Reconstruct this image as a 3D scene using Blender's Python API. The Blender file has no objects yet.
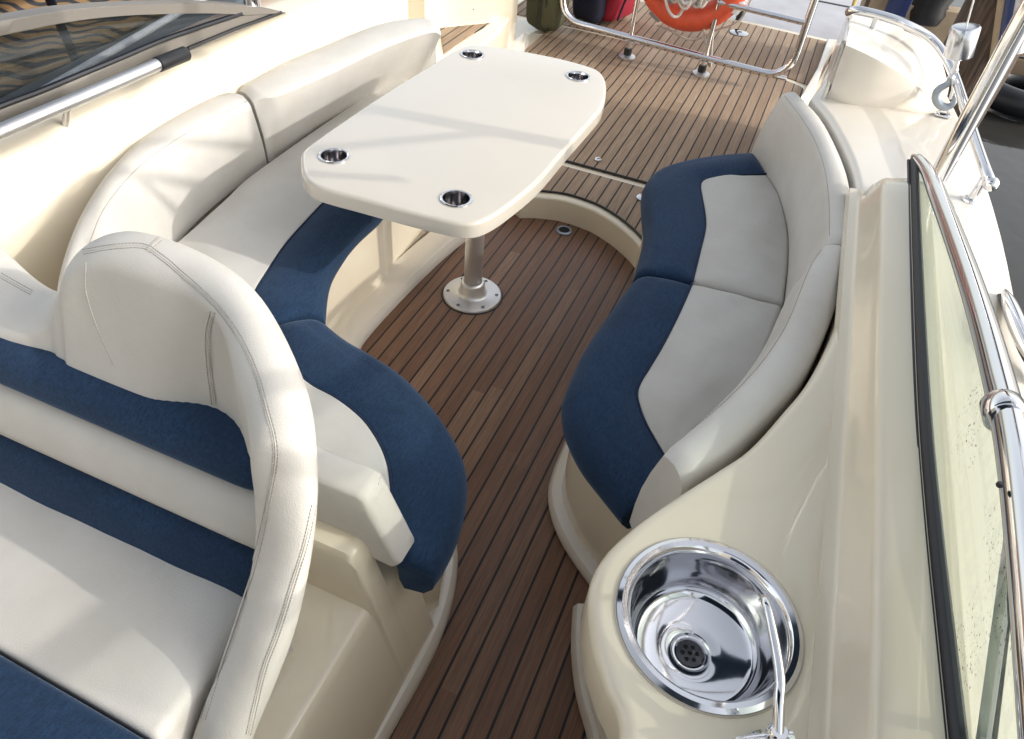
import bpy, bmesh, math, random
import numpy as np
from mathutils import Vector, Matrix
from mathutils.bvhtree import BVHTree
random.seed(4)
S = bpy.context.scene
COL = S.collection
PI = math.pi

# ------------------------------------------------------------------ camera
FPX, W_PX, H_PX = 720.0, 1024, 739
EYE = np.array([0.0, 0.0, 1.75])
def _axes():
    vp = np.array([922.96 - 512, -288.07 - 369.5, FPX]); d = vp / np.linalg.norm(vp)
    r = math.radians(6.0); t = np.array([math.cos(r), math.sin(r), 0])
    dn = np.cross(d, t); dn /= np.linalg.norm(dn)
    return np.array([np.cross(dn, d), d, -dn])
RW = _axes()
def ray(px, py): return RW @ np.array([px - 512.0, py - 369.5, FPX])
def UP(px, py, n, d):
    v = ray(px, py); n = np.array(n, float); return EYE + v * ((d - n @ EYE) / (n @ v))
def UZ(px, py, z): return UP(px, py, (0, 0, 1), z)
def UX(px, py, x): return UP(px, py, (1, 0, 0), x)
def UY(px, py, y): return UP(px, py, (0, 1, 0), y)
def ZL(pts, z): return [UZ(a, b, z) for a, b in pts]

cam = bpy.data.objects.new('camera', bpy.data.cameras.new('camera')); COL.objects.link(cam)
cam.data.sensor_width = 36; cam.data.lens = FPX / W_PX * 36
cam.data.clip_start = 0.02; cam.data.clip_end = 3000
M4 = Matrix.Identity(4)
for i in range(3):
    M4[i][0] = RW[i][0]; M4[i][1] = -RW[i][1]; M4[i][2] = -RW[i][2]; M4[i][3] = EYE[i]
cam.matrix_world = M4
S.camera = cam

# ------------------------------------------------------------------ light
SUN = Vector((1.0, 0.16, 0.50)).normalized()
el = math.asin(SUN.z); az = math.atan2(SUN.x, SUN.y)
w = bpy.data.worlds.new('World'); S.world = w; w.use_nodes = True
nt = w.node_tree
sky = nt.nodes.new('ShaderNodeTexSky'); sky.sky_type = 'NISHITA'; sky.sun_disc = False
sky.sun_elevation = el; sky.sun_rotation = az; sky.dust_density = 3.0; sky.air_density = 1.3; sky.ozone_density = 0.8
bgn = nt.nodes['Background']; bgn.inputs[1].default_value = 0.15
hz = nt.nodes.new('ShaderNodeHueSaturation'); hz.inputs['Saturation'].default_value = 0.32   # hazy pale sky
nt.links.new(sky.outputs[0], hz.inputs['Color']); nt.links.new(hz.outputs[0], bgn.inputs[0])
sl = bpy.data.lights.new('sun', 'SUN'); sl.energy = 0.95; sl.angle = math.radians(0.8); sl.color = (1.0, 0.95, 0.87)
so = bpy.data.objects.new('sun', sl); COL.objects.link(so)
so.rotation_euler = (-SUN).to_track_quat('-Z', 'Y').to_euler(); so.location = (8, 2, 6)
S.view_settings.view_transform = 'Standard'; S.view_settings.look = 'None'
S.view_settings.exposure = 1.08; S.view_settings.gamma = 1.0; S.view_settings.use_curve_mapping = False
S.cycles.use_adaptive_sampling = False; S.cycles.max_bounces = 8; S.cycles.transparent_max_bounces = 12
S.cycles.caustics_reflective = False; S.cycles.caustics_refractive = False

# ------------------------------------------------------------------ materials
MATS = {}
class NT:
    def __init__(s, name):
        s.m = bpy.data.materials.new(name); s.m.use_nodes = True; s.t = s.m.node_tree
        s.b = s.t.nodes['Principled BSDF']; s.out = s.t.nodes['Material Output']
        MATS[name] = s.m
    def n(s, typ, **k):
        x = s.t.nodes.new(typ)
        for a, b in k.items(): setattr(x, a, b)
        return x
    def l(s, a, b): s.t.links.new(a, b)
    def math(s, op, a, b=None, c=None):
        x = s.n('ShaderNodeMath', operation=op)
        for i, v in enumerate((a, b, c)):
            if v is None: continue
            if isinstance(v, (int, float)): x.inputs[i].default_value = v
            else: s.l(v, x.inputs[i])
        return x.outputs[0]
    def pos(s):
        if not hasattr(s, '_p'):
            s._p = s.n('ShaderNodeTexCoord').outputs['Object']
        return s._p
    def noise(s, scale, detail=4, rough=0.6, sc=(1, 1, 1), vec=None):
        mp = s.n('ShaderNodeMapping'); mp.inputs['Scale'].default_value = sc
        s.l(vec if vec is not None else s.pos(), mp.inputs[0])
        x = s.n('ShaderNodeTexNoise'); x.inputs['Scale'].default_value = scale
        x.inputs['Detail'].default_value = detail; x.inputs['Roughness'].default_value = rough
        s.l(mp.outputs[0], x.inputs['Vector']); return x.outputs['Fac']
    def ramp(s, fac, stops):
        x = s.n('ShaderNodeValToRGB'); e = x.color_ramp.elements
        while len(e) < len(stops): e.new(0.5)
        for i, (p, c) in enumerate(stops): e[i].position = p; e[i].color = (*c, 1) if len(c) == 3 else c
        s.l(fac, x.inputs[0]); return x.outputs[0]
    def mix(s, fac, a, b, mode='MIX'):
        x = s.n('ShaderNodeMix', data_type='RGBA', blend_type=mode)
        for sock, v in ((x.inputs[0], fac), (x.inputs[6], a), (x.inputs[7], b)):
            if isinstance(v, (int, float)): sock.default_value = v
            elif isinstance(v, tuple): sock.default_value = (*v, 1)
            else: s.l(v, sock)
        return x.outputs[2]
    def bump(s, h, strength=0.2, dist=0.002):
        x = s.n('ShaderNodeBump'); x.inputs['Strength'].default_value = strength; x.inputs['Distance'].default_value = dist
        s.l(h, x.inputs['Height']); s.l(x.outputs[0], s.b.inputs['Normal'])
    def set(s, **k):
        for a, v in k.items():
            q = s.b.inputs[a.replace('_', ' ')]
            if isinstance(v, (int, float)): q.default_value = v
            elif isinstance(v, tuple): q.default_value = (*v, 1)
            else: s.l(v, q)
        return s

def gelcoat(name, c, rough=0.28, spots=True):
    g = NT(name)
    n1 = g.noise(1.1, 3); n2 = g.noise(12, 3)
    d = tuple(x * 0.94 for x in c)
    col = g.mix(g.ramp(n1, [(0.35, (0, 0, 0)), (0.7, (1, 1, 1))]), c, (d[0], d[1] * 0.985, d[2] * 0.95))
    g.set(Base_Color=col, Roughness=rough, IOR=1.48)
    g.set(Coat_Weight=0.6, Coat_Roughness=0.05)
    return g.m
GEL = gelcoat('cream_gelcoat', (0.775, 0.70, 0.56), 0.22)
GELW = gelcoat('white_gelcoat', (0.77, 0.725, 0.65))
TABLE = gelcoat('table_gelcoat', (0.64, 0.595, 0.525), 0.10, False)
TABLE.node_tree.nodes['Principled BSDF'].inputs['Coat Weight'].default_value = 0.8
TABLE.node_tree.nodes['Principled BSDF'].inputs['Coat Roughness'].default_value = 0.03

def vinyl(name, c):
    g = NT(name)
    v = g.n('ShaderNodeTexVoronoi'); v.inputs['Scale'].default_value = 420; g.l(g.pos(), v.inputs['Vector'])
    big = g.noise(3.0, 5); mid = g.noise(14, 4)
    c2 = (c[0] * 0.86, c[1] * 0.845, c[2] * 0.81)
    col = g.mix(g.ramp(big, [(0.36, (0, 0, 0)), (0.72, (1, 1, 1))]), c, c2)
    col = g.mix(g.math('MULTIPLY', g.ramp(mid, [(0.6, (0, 0, 0)), (0.8, (1, 1, 1))]), 0.25), col, (c[0] * .7, c[1] * .68, c[2] * .64))
    g.set(Base_Color=col, Roughness=0.52, Specular_IOR_Level=0.35)
    h = g.math('ADD', g.math('MULTIPLY', v.outputs['Distance'], 0.5), g.math('MULTIPLY', g.noise(5.5, 3, sc=(1, 1, 1)), 6.0))
    g.bump(h, 0.28, 0.0022)
    return g.m
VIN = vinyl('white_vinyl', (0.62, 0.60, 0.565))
VIN2 = vinyl('shade_toned_vinyl', (0.555, 0.54, 0.505))  # white vinyl toned down for the shaded bench seats; also seam lines

def fabric(name, c):
    g = NT(name)
    wv = g.ramp(g.noise(300, 3, 0.7), [(0.28, (0, 0, 0)), (0.72, (1, 1, 1))]); st = g.ramp(g.noise(210, 3, 0.6, sc=(1, 0.22, 1)), [(0.36, (0, 0, 0)), (0.64, (1, 1, 1))]); big = g.ramp(g.noise(5, 5, 0.65), [(0.35, (0, 0, 0)), (0.7, (1, 1, 1))])
    c2 = tuple(min(1, x * 1.7 + 0.006) for x in c)
    col = g.mix(g.math('ADD', g.math('MULTIPLY', wv, 0.6), g.math('MULTIPLY', st, 0.4)), tuple(x * 0.6 for x in c), c2)
    col = g.mix(g.math('MULTIPLY', big, 0.42), col, tuple(x * 0.55 for x in c))
    g.set(Base_Color=col, Roughness=0.85, Specular_IOR_Level=0.25, Sheen_Weight=0.25, Sheen_Roughness=0.4)
    g.b.inputs['Sheen Tint'].default_value = (0.5, 0.65, 0.9, 1)
    g.bump(g.math('ADD', wv, g.math('MULTIPLY', g.noise(7, 2), 5)), 0.3, 0.002)
    return g.m
NAVY = fabric('navy_fabric', (0.010, 0.031, 0.073))
PIPE = fabric('dark_navy_piping', (0.010, 0.020, 0.05))

def teak(name, seam, pitch, cols, wet, rough=0.55):
    g = NT(name)
    sp = g.n('ShaderNodeSeparateXYZ'); g.l(g.pos(), sp.inputs[0])
    u = g.math('DIVIDE', g.math('SUBTRACT', sp.outputs[0], seam), pitch)
    fr = g.math('FRACT', u); idx = g.math('FLOOR', u)
    edge = g.math('MINIMUM', fr, g.math('SUBTRACT', 1.0, fr))
    cb = g.n('ShaderNodeCombineXYZ'); g.l(idx, cb.inputs[0])
    # butt joints: each plank is cut at its own offset
    wn0 = g.n('ShaderNodeTexWhiteNoise', noise_dimensions='1D'); g.l(idx, wn0.inputs['W'])
    yy = g.math('DIVIDE', g.math('ADD', sp.outputs[1], g.math('MULTIPLY', wn0.outputs[0], 7.0)), 2.6)
    g.l(g.math('FLOOR', yy), cb.inputs[1])
    wn = g.n('ShaderNodeTexWhiteNoise', noise_dimensions='2D'); g.l(cb.outputs[0], wn.inputs['Vector'])
    off = g.n('ShaderNodeVectorMath', operation='MULTIPLY_ADD')
    g.l(wn.outputs['Color'], off.inputs[0]); off.inputs[1].default_value = (3, 9, 1); g.l(g.pos(), off.inputs[2])
    gr = g.noise(40, 6, 0.7, sc=(4.5, 0.16, 1), vec=off.outputs[0])
    fine = g.noise(260, 4, 0.7, sc=(3, 0.07, 1), vec=off.outputs[0])
    blot = g.noise(6.0, 5, 0.65, sc=(1.6, 0.9, 1))
    col = g.ramp(wn.outputs['Value'], [(0.0, cols[0]), (0.35, cols[1]), (0.7, cols[2]), (1.0, cols[3])])
    col = g.mix(g.ramp(gr, [(0.40, (0, 0, 0)), (0.60, (1, 1, 1))]), g.mix(0.42, col, (0.02, 0.012, 0.008)), col)
    col = g.mix(g.math('MULTIPLY', fine, 0.55), col, wet, 'MIX')
    col = g.mix(g.math('MULTIPLY', g.ramp(blot, [(0.45, (0, 0, 0)), (0.75, (1, 1, 1))]), 0.45), col, tuple(x * 0.62 for x in cols[1]))
    s_ = g.ramp(edge, [(0.052, (1, 1, 1)), (0.075, (0, 0, 0))])
    col = g.mix(s_, col, (0.008, 0.007, 0.008))
    g.set(Base_Color=col, Roughness=g.math('MULTIPLY_ADD', gr, 0.22, rough - 0.1), Specular_IOR_Level=0.42)
    hgt = g.math('SUBTRACT', g.math('MULTIPLY', fine, 0.35), g.math('MULTIPLY', s_, 1.0))
    g.bump(hgt, 0.35, 0.0016)
    return g.m
TEAK = teak('teak_planks', -0.7156, 0.0504, [(0.15, 0.074, 0.045), (0.30, 0.160, 0.096), (0.225, 0.110, 0.066), (0.385, 0.23, 0.145)], (0.15, 0.085, 0.055), 0.40)
TEAKG = teak('weathered_teak', -0.8315, 0.0525, [(0.29, 0.195, 0.125), (0.43, 0.31, 0.21), (0.355, 0.25, 0.165), (0.54, 0.41, 0.29)], (0.25, 0.175, 0.115), 0.62)

def metal(name, c, rough, scr=0.1, brushed=None):
    g = NT(name)
    n = g.noise(60, 4, 0.7, sc=brushed or (1, 1, 1))
    g.set(Base_Color=c, Metallic=1.0, Roughness=g.math('MULTIPLY_ADD', n, scr, rough))
    g.bump(g.noise(18, 2), 0.04, 0.002)
    return g.m
CHROME = metal('polished_steel', (0.74, 0.74, 0.76), 0.05, 0.08)
BASIN = metal('sink_steel', (0.70, 0.70, 0.72), 0.04, 0.09)
CUP = metal('darkened_steel', (0.42, 0.41, 0.42), 0.10, 0.1)  # steel darkened to stand in for dark reflections inside the cup wells
STEELP = metal('worn_chrome', (0.62, 0.63, 0.66), 0.16, 0.1)
STEEL = metal('satin_steel', (0.76, 0.755, 0.75), 0.34, 0.2, (1, 1, 0.2))
ALU = metal('brushed_aluminium', (0.70, 0.70, 0.71), 0.34, 0.18, (1, 0.1, 1))
FRAME = NT('anodised_frame').set(Base_Color=(0.20, 0.185, 0.165), Roughness=0.45, Metallic=0.2).m
GALV = metal('galvanised_steel', (0.36, 0.40, 0.45), 0.38, 0.2)
def plain(name, c, rough=0.6, noise=None, **k):
    g = NT(name)
    n = g.noise(noise or 20, 5)
    g.set(Base_Color=g.mix(n, tuple(x * 0.7 for x in c), tuple(min(1, x * 1.25) for x in c)), Roughness=rough, **k)
    g.bump(g.noise(90, 3), 0.2, 0.001)
    return g.m
RUBBER = plain('black_rubber', (0.012, 0.013, 0.016), 0.45)
DARK = plain('dark_void', (0.012, 0.011, 0.010), 0.8)
BLUESEAL = plain('navy_seal', (0.005, 0.007, 0.014), 0.45)
ORANGE = plain('orange_buoy', (0.70, 0.10, 0.045), 0.5)
GREYTAPE = plain('grey_band', (0.30, 0.31, 0.33), 0.5)
WHITETAPE = plain('pale_band', (0.62, 0.62, 0.62), 0.5)
THREAD = plain('tan_thread', (0.36, 0.33, 0.29), 0.8)
ROPE = plain('white_rope', (0.60, 0.55, 0.50), 0.9, 180)
GREENC = plain('olive_canvas', (0.075, 0.075, 0.038), 0.85, 60)
GREENS = plain('olive_strap', (0.03, 0.032, 0.02), 0.8)
BLUEC = plain('navy_nylon', (0.010, 0.014, 0.035), 0.7)
REDC = plain('red_nylon', (0.42, 0.02, 0.05), 0.6, 8)
CAULK = plain('cream_caulk', (0.55, 0.50, 0.42), 0.5)
WOODG = plain('weathered_timber', (0.16, 0.115, 0.08), 0.9, 9)
WOODP = plain('pale_timber', (0.36, 0.28, 0.19), 0.9, 9)
HULLW = plain('white_hull_paint', (0.62, 0.62, 0.64), 0.35)
HULLB = plain('blue_hull_paint', (0.02, 0.035, 0.12), 0.35)
YEL = plain('yellow_line', (0.5, 0.36, 0.10), 0.8)

g = NT('timber_pile')
gr = g.noise(24, 6, 0.7, sc=(2.4, 2.4, 0.16))
g.set(Base_Color=g.ramp(gr, [(0.3, (0.022, 0.015, 0.011)), (0.55, (0.085, 0.056, 0.040)), (0.75, (0.19, 0.14, 0.105))]), Roughness=0.85)
g.bump(gr, 0.9, 0.012); PILE = g.m

g = NT('water')
g.set(Base_Color=(0.035, 0.033, 0.03), Roughness=0.04, IOR=1.33)
g.bump(g.math('ADD', g.noise(1.3, 3), g.math('MULTIPLY', g.noise(6, 3), 0.25)), 0.10, 0.06); WATER = g.m

def glassmat(name, tint, refl=0.09, dirt=False):
    g = NT(name)
    tr = g.n('ShaderNodeBsdfTransparent'); tr.inputs[0].default_value = (*tint, 1)
    gl = g.n('ShaderNodeBsdfGlossy'); gl.inputs['Roughness'].default_value = 0.02
    gl.inputs['Color'].default_value = (0.9, 0.95, 1, 1)
    lw = g.n('ShaderNodeLayerWeight'); lw.inputs[0].default_value = 0.28
    mx = g.n('ShaderNodeMixShader')
    g.l(g.math('MULTIPLY_ADD', lw.outputs['Fresnel'], 0.08, refl), mx.inputs[0]); g.l(tr.outputs[0], mx.inputs[1]); g.l(gl.outputs[0], mx.inputs[2])
    out = mx.outputs[0]
    df = g.n('ShaderNodeBsdfDiffuse'); df.inputs[0].default_value = (0.55, 0.6, 0.52, 1)
    m2 = g.n('ShaderNodeMixShader'); m2.inputs[0].default_value = 0.06 if dirt else 0.015
    g.l(out, m2.inputs[1]); g.l(df.outputs[0], m2.inputs[2]); out = m2.outputs[0]
    if dirt:
        sp = g.noise(170, 2, 0.5); patch = g.noise(4.2, 2)
        f = g.math('MULTIPLY', g.ramp(sp, [(0.66, (0, 0, 0)), (0.70, (1, 1, 1))]), g.ramp(patch, [(0.53, (0, 0, 0)), (0.62, (1, 1, 1))]))
        dk = g.n('ShaderNodeBsdfDiffuse'); dk.inputs[0].default_value = (0.05, 0.055, 0.05, 1)
        m3 = g.n('ShaderNodeMixShader'); g.l(f, m3.inputs[0]); g.l(out, m3.inputs[1]); g.l(dk.outputs[0], m3.inputs[2]); out = m3.outputs[0]
    g.l(out, g.out.inputs['Surface'])
    return g.m
GLASS = glassmat('tinted_glass', (0.84, 0.875, 0.835), 0.03, True)
GLASSL = glassmat('smoked_glass', (0.60, 0.63, 0.65), 0.02)

g = NT('fern_fabric')   # brown cloth with dark feathery leaves
sp = g.n('ShaderNodeSeparateXYZ'); g.l(g.pos(), sp.inputs[0])
wv = g.n('ShaderNodeTexWave', wave_type='BANDS', bands_direction='Z'); wv.inputs['Scale'].default_value = 6.5
wv.inputs['Distortion'].default_value = 11; wv.inputs['Detail'].default_value = 0; wv.inputs['Detail Scale'].default_value = 0.8
mp = g.n('ShaderNodeMapping'); mp.inputs['Rotation'].default_value = (0.5, 0, 0); mp.inputs['Scale'].default_value = (1, 0.8, 1.6)
g.l(g.pos(), mp.inputs[0]); g.l(mp.outputs[0], wv.inputs['Vector'])
w2 = g.n('ShaderNodeTexWave', wave_type='BANDS', bands_direction='Z'); w2.inputs['Scale'].default_value = 1.5
w2.inputs['Distortion'].default_value = 4.0; w2.inputs['Detail'].default_value = 0; g.l(mp.outputs[0], w2.inputs['Vector'])
f = g.math('MAXIMUM', g.ramp(wv.outputs['Fac'], [(0.25, (1, 1, 1)), (0.42, (0, 0, 0))]), g.ramp(w2.outputs['Fac'], [(0.06, (1, 1, 1)), (0.14, (0, 0, 0))]))
g.set(Base_Color=g.mix(f, (0.19, 0.115, 0.052), (0.016, 0.017, 0.022)), Roughness=0.8); FERN = g.m

# ------------------------------------------------------------------ mesh helpers
def V3(p): return Vector((float(p[0]), float(p[1]), float(p[2]) if len(p) > 2 else 0.0))
def mesh(name, verts, faces, mat, parent=None, sharp=40, recalc=True):
    me = bpy.data.meshes.new(name)
    me.from_pydata([tuple(float(c) for c in v) for v in verts], [], faces)
    if recalc:
        b = bmesh.new(); b.from_mesh(me); bmesh.ops.remove_doubles(b, verts=b.verts, dist=1e-5)
        bmesh.ops.recalc_face_normals(b, faces=b.faces); b.to_mesh(me); b.free()
    me.materials.append(mat)
    me.shade_smooth(); me.set_sharp_from_angle(angle=math.radians(sharp))
    o = bpy.data.objects.new(name, me); COL.objects.link(o)
    if parent is not None: attach(o, parent)
    return o
LOC = {}
def attach(o, p):
    o.parent = p
    o.matrix_parent_inverse = Matrix.Translation(-LOC.get(p.name, Vector((0, 0, 0))))
def tag(o, label=None, cat=None, group=None, kind=None):
    if label: o['label'] = label
    if cat: o['category'] = cat
    if group: o['group'] = group
    if kind: o['kind'] = kind
    return o
def thing(name, label, cat, loc, group=None):
    o = bpy.data.objects.new(name, None); COL.objects.link(o); o.location = loc; o.empty_display_size = 0.1
    LOC[o.name] = Vector(tuple(float(c) for c in loc)); return tag(o, label, cat, group)

def cr(P, n=8, closed=False):
    P = [np.array(p, float) for p in P]; N = len(P); out = []
    if N < 3: return [P[0] + (P[-1] - P[0]) * t for t in np.linspace(0, 1, n + 1)]
    for i in range(N if closed else N - 1):
        if closed: a, b, c, d = P[i - 1], P[i], P[(i + 1) % N], P[(i + 2) % N]
        else:
            b, c = P[i], P[i + 1]
            a = P[i - 1] if i else 2 * b - c
            d = P[i + 2] if i + 2 < N else 2 * c - b
        for k in range(n):
            t = k / n
            out.append(0.5 * ((2 * b) + (c - a) * t + (2 * a - 5 * b + 4 * c - d) * t * t + (3 * b - a - 3 * c + d) * t ** 3))
    if not closed: out.append(P[-1])
    return out
def resample(P, n, ts=None):
    P = [np.array(p, float) for p in P]
    s = np.concatenate([[0], np.cumsum([np.linalg.norm(P[i + 1] - P[i]) for i in range(len(P) - 1)])])
    if ts is None: ts = np.linspace(0, 1, n)
    A = np.array(P)
    return [np.array([np.interp(t * s[-1], s, A[:, k]) for k in range(A.shape[1])]) for t in ts]
def curve(P, n): return resample(cr(P, 10), n)
def length(P): return sum(np.linalg.norm(np.array(P[i + 1]) - np.array(P[i])) for i in range(len(P) - 1))

class MB:
    def __init__(s): s.v = []; s.f = []
    def add(s, v, f):
        o = len(s.v); s.v += [tuple(map(float, p)) for p in v]; s.f += [tuple(i + o for i in q) for q in f]
    def loft(s, rings, closed_u=True, closed_v=False, cap=True):
        n = len(rings[0]); v = [p for r in rings for p in r]; f = []; m = len(rings)
        for i in range(m if closed_v else m - 1):
            j = (i + 1) % m
            for k in range(n if closed_u else n - 1):
                l = (k + 1) % n; f.append((i * n + k, i * n + l, j * n + l, j * n + k))
        if cap and not closed_v and closed_u:
            f.append(tuple(range(n))[::-1]); f.append(tuple((m - 1) * n + k for k in range(n)))
        s.add(v, f)
    def tube(s, P, r, n=12, closed=False, cap=True, sq=None):
        P = [np.array(p, float) for p in P]; N = len(P)
        rr = r if hasattr(r, '__len__') else [r] * N
        T = []
        for i in range(N):
            a = P[i - 1] if (i or closed) else P[i]; b = P[(i + 1) % N] if (i < N - 1 or closed) else P[i]
            t = b - a; T.append(t / (np.linalg.norm(t) + 1e-12))
        u = np.cross(T[0], [0, 0, 1]); 
        if np.linalg.norm(u) < 0.05: u = np.cross(T[0], [0, 1, 0])
        u /= np.linalg.norm(u); R = []
        for i in range(N):
            u = u - T[i] * (u @ T[i]); u /= np.linalg.norm(u); v = np.cross(T[i], u)
            R.append([P[i] + rr[i] * (math.cos(2 * PI * k / n) * u * (sq[0] if sq else 1) + math.sin(2 * PI * k / n) * v * (sq[1] if sq else 1)) for k in range(n)])
        s.loft(R, True, closed, cap)
    def lathe(s, prof, c, n=40, axis='z', cap=True):
        R = []
        for r, h in prof:
            ring = []
            for k in range(n):
                a = 2 * PI * k / n; x, y = r * math.cos(a), r * math.sin(a)
                ring.append({'z': (c[0] + x, c[1] + y, c[2] + h), 'y': (c[0] + x, c[1] + h, c[2] + y), 'x': (c[0] + h, c[1] + x, c[2] + y)}[axis])
            R.append(ring)
        s.loft(R, True, False, cap)
    def box(s, c, d, rot=None, bev=0.0):
        b = bmesh.new(); bmesh.ops.create_cube(b, size=1)
        for v in b.verts: v.co = Vector((v.co.x * d[0], v.co.y * d[1], v.co.z * d[2]))
        if bev: bmesh.ops.bevel(b, geom=b.edges[:], offset=bev, segments=3, profile=0.5, affect='EDGES')
        R = rot if rot is not None else Matrix.Identity(3)
        b.verts.index_update()
        s.add([tuple(R @ v.co + Vector(c)) for v in b.verts], [tuple(v.index for v in f.verts) for f in b.faces]); b.free()
    def ball(s, c, r, n=16, sc=(1, 1, 1)):
        R = []
        for i in range(1, n // 2):
            a = PI * i / (n // 2)
            R.append([(c[0] + r * sc[0] * math.sin(a) * math.cos(2 * PI * k / n), c[1] + r * sc[1] * math.sin(a) * math.sin(2 * PI * k / n), c[2] + r * sc[2] * math.cos(a)) for k in range(n)])
        s.loft(R)
    def build(s, name, mat, parent=None, sharp=40): return mesh(name, s.v, s.f, mat, parent, sharp)

def area2(P): return 0.5 * sum(P[i][0] * P[(i + 1) % len(P)][1] - P[(i + 1) % len(P)][0] * P[i][1] for i in range(len(P)))
def ccw(P):
    P = [np.array(p[:2], float) for p in P]
    return P if area2(P) > 0 else P[::-1]
def inset(P, d):
    N = len(P); out = []
    for i in range(N):
        e1 = P[i] - P[i - 1]; e2 = P[(i + 1) % N] - P[i]
        n1 = np.array([-e1[1], e1[0]]) / (np.linalg.norm(e1) + 1e-9); n2 = np.array([-e2[1], e2[0]]) / (np.linalg.norm(e2) + 1e-9)
        m = n1 + n2; l = np.linalg.norm(m)
        m = m / l if l > 1e-6 else n1
        out.append(P[i] + m * d / max(0.5, m @ n1))
    return out
def slab(outline, z0, z1, r=0.0, holes=(), seg=4, zf=None, mbs=None):
    """solid of a plan outline with rounded top edge, optional holes through the top"""
    P = ccw(outline); N = len(P); rings = [[(p[0], p[1], z0) for p in P]]
    if r > 0:
        for k in range(seg + 1):
            a = PI / 2 * k / seg; Q = inset(P, r * (1 - math.cos(a)))
            rings.append([(p[0], p[1], z1 - r + r * math.sin(a)) for p in Q])
    else: rings.append([(p[0], p[1], z1) for p in P])
    mb = mbs or MB(); mb.loft(rings, cap=False)
    for top, z in ((rings[-1], z1), (rings[0], z0)):
        b = bmesh.new(); loops = [top] + [[(p[0], p[1], z) for p in h] for h in holes]; E = []
        for L in loops:
            vs = [b.verts.new(p) for p in L]; E += [b.edges.new((vs[i], vs[(i + 1) % len(vs)])) for i in range(len(vs))]
        bmesh.ops.triangle_fill(b, use_beauty=True, use_dissolve=False, edges=E, normal=(0, 0, 1))
        b.verts.index_update()
        mb.add([tuple(v.co) for v in b.verts], [tuple(v.index for v in f.verts) for f in b.faces]); b.free()
    for h in holes:
        mb.loft([[(p[0], p[1], z0) for p in h], [(p[0], p[1], z1) for p in h]], cap=False)
    if zf:
        mb.v = [(x, y, zf(x, y, z)) for x, y, z in mb.v]
    return mb
def circ(c, r, n=40): return [(c[0] + r * math.cos(2 * PI * k / n), c[1] + r * math.sin(2 * PI * k / n)) for k in range(n)]

def ribbon(A, B, z0, z1, rA=0.045, rB=0.02, crown=0.012, bulge=0.008, endr=0.03, n=44, wr=0.0, lo=0.01, seed=0):
    """cushion between two edge curves: rounded long edges, crowned top, rounded ends"""
    la = max(length(A), length(B))
    e = endr / la; ts = sorted(set([0, e * .03, e * .13, e * .3, e * .6, e] + list(np.linspace(e, 1 - e, n)) + [1 - e, 1 - e * .6, 1 - e * .3, 1 - e * .13, 1 - e * .03, 1]))
    A = resample(A, 0, ts); B = resample(B, 0, ts); rng = random.Random(seed); ph = [rng.uniform(0, 6) for _ in range(6)]
    rings = []
    for t, a, b in zip(ts, A, B):
        d = min(t, 1 - t) * la
        drop = endr * (1 - math.sqrt(max(0, 1 - (1 - min(1, d / endr)) ** 2)))
        w = b[:2] - a[:2]; L = np.linalg.norm(w); w = w / L
        zt = z1 - drop; pr = [(lo, z0)]
        h = z1 - z0
        pr += [(-bulge * 0.7, z0 + h * .22), (-bulge, z0 + h * .42)]
        ra = min(rA, L * .45); rb = min(rB, L * .4)
        for k in range(6):
            al = PI / 2 * k / 5; pr.append((ra * (1 - math.cos(al)) - bulge * (1 - k / 5) * .8, zt - ra + ra * math.sin(al)))
        for k in range(1, 10):
            u = k / 10; x = ra + (L - ra - rb) * u
            wz = wr * (math.sin(9 * t * la + ph[0] + 5 * u) * .5 + math.sin(23 * t * la + ph[1] + 9 * u) * .3 + math.sin(41 * t * la - 14 * u + ph[2]) * .2)
            pr.append((x, zt + crown * 4 * u * (1 - u) * min(1, d / (endr * 2)) + wz))
        for k in range(6):
            al = PI / 2 * k / 5; pr.append((L - rb * (1 - math.sin(al)), zt - rb + rb * math.cos(al)))
        pr.append((L, z0 + h * .3)); pr.append((L - lo, z0))
        rings.append([(a[0] + w[0] * x, a[1] + w[1] * x, max(z, z0)) for x, z in pr])
    mb = MB(); mb.loft(rings); return mb

def bvh(o):
    dg = bpy.context.evaluated_depsgraph_get(); dg.update()
    m = o.matrix_world
    return BVHTree.FromPolygons([tuple(v.co) for v in o.data.vertices], [tuple(p.vertices) for p in o.data.polygons])
def onto(tree, pts, lift=0.0015):
    out = []
    for px, py in pts:
        d = V3(ray(px, py)).normalized(); h = tree.ray_cast(V3(EYE), d)
        if h[0] is None: continue
        nn = h[1] if h[1].dot(d) < 0 else -h[1]
        out.append(np.array(h[0] + nn * lift))
    return out
def stitches(P, step=0.0075, ln=0.0052, r=0.0009, mb=None):
    mb = mb or MB(); L = length(P); n = max(2, int(L / step)); Q = resample(P, 0, np.linspace(0, 1, n * 4 + 1))
    k = max(1, int(round(ln / step * 4)))
    for i in range(0, n): mb.tube([Q[i * 4], Q[min(len(Q) - 1, i * 4 + k)]], r, 5)
    return mb

# ================================================================== WATER, HULL, DECKS
mesh('water', [(-400, -400, -.75), (400, -400, -.75), (400, 400, -.75), (-400, 400, -.75)], [(0, 1, 2, 3)], WATER)
tag(bpy.data.objects['water'], kind='structure')

fl = slab([(-2.0, -1.6), (0.30, -1.6), (0.30, 2.95), (-2.0, 2.95)], -0.06, 0.0)
tag(fl.build('cockpit_floor', TEAK), kind='structure')

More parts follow.
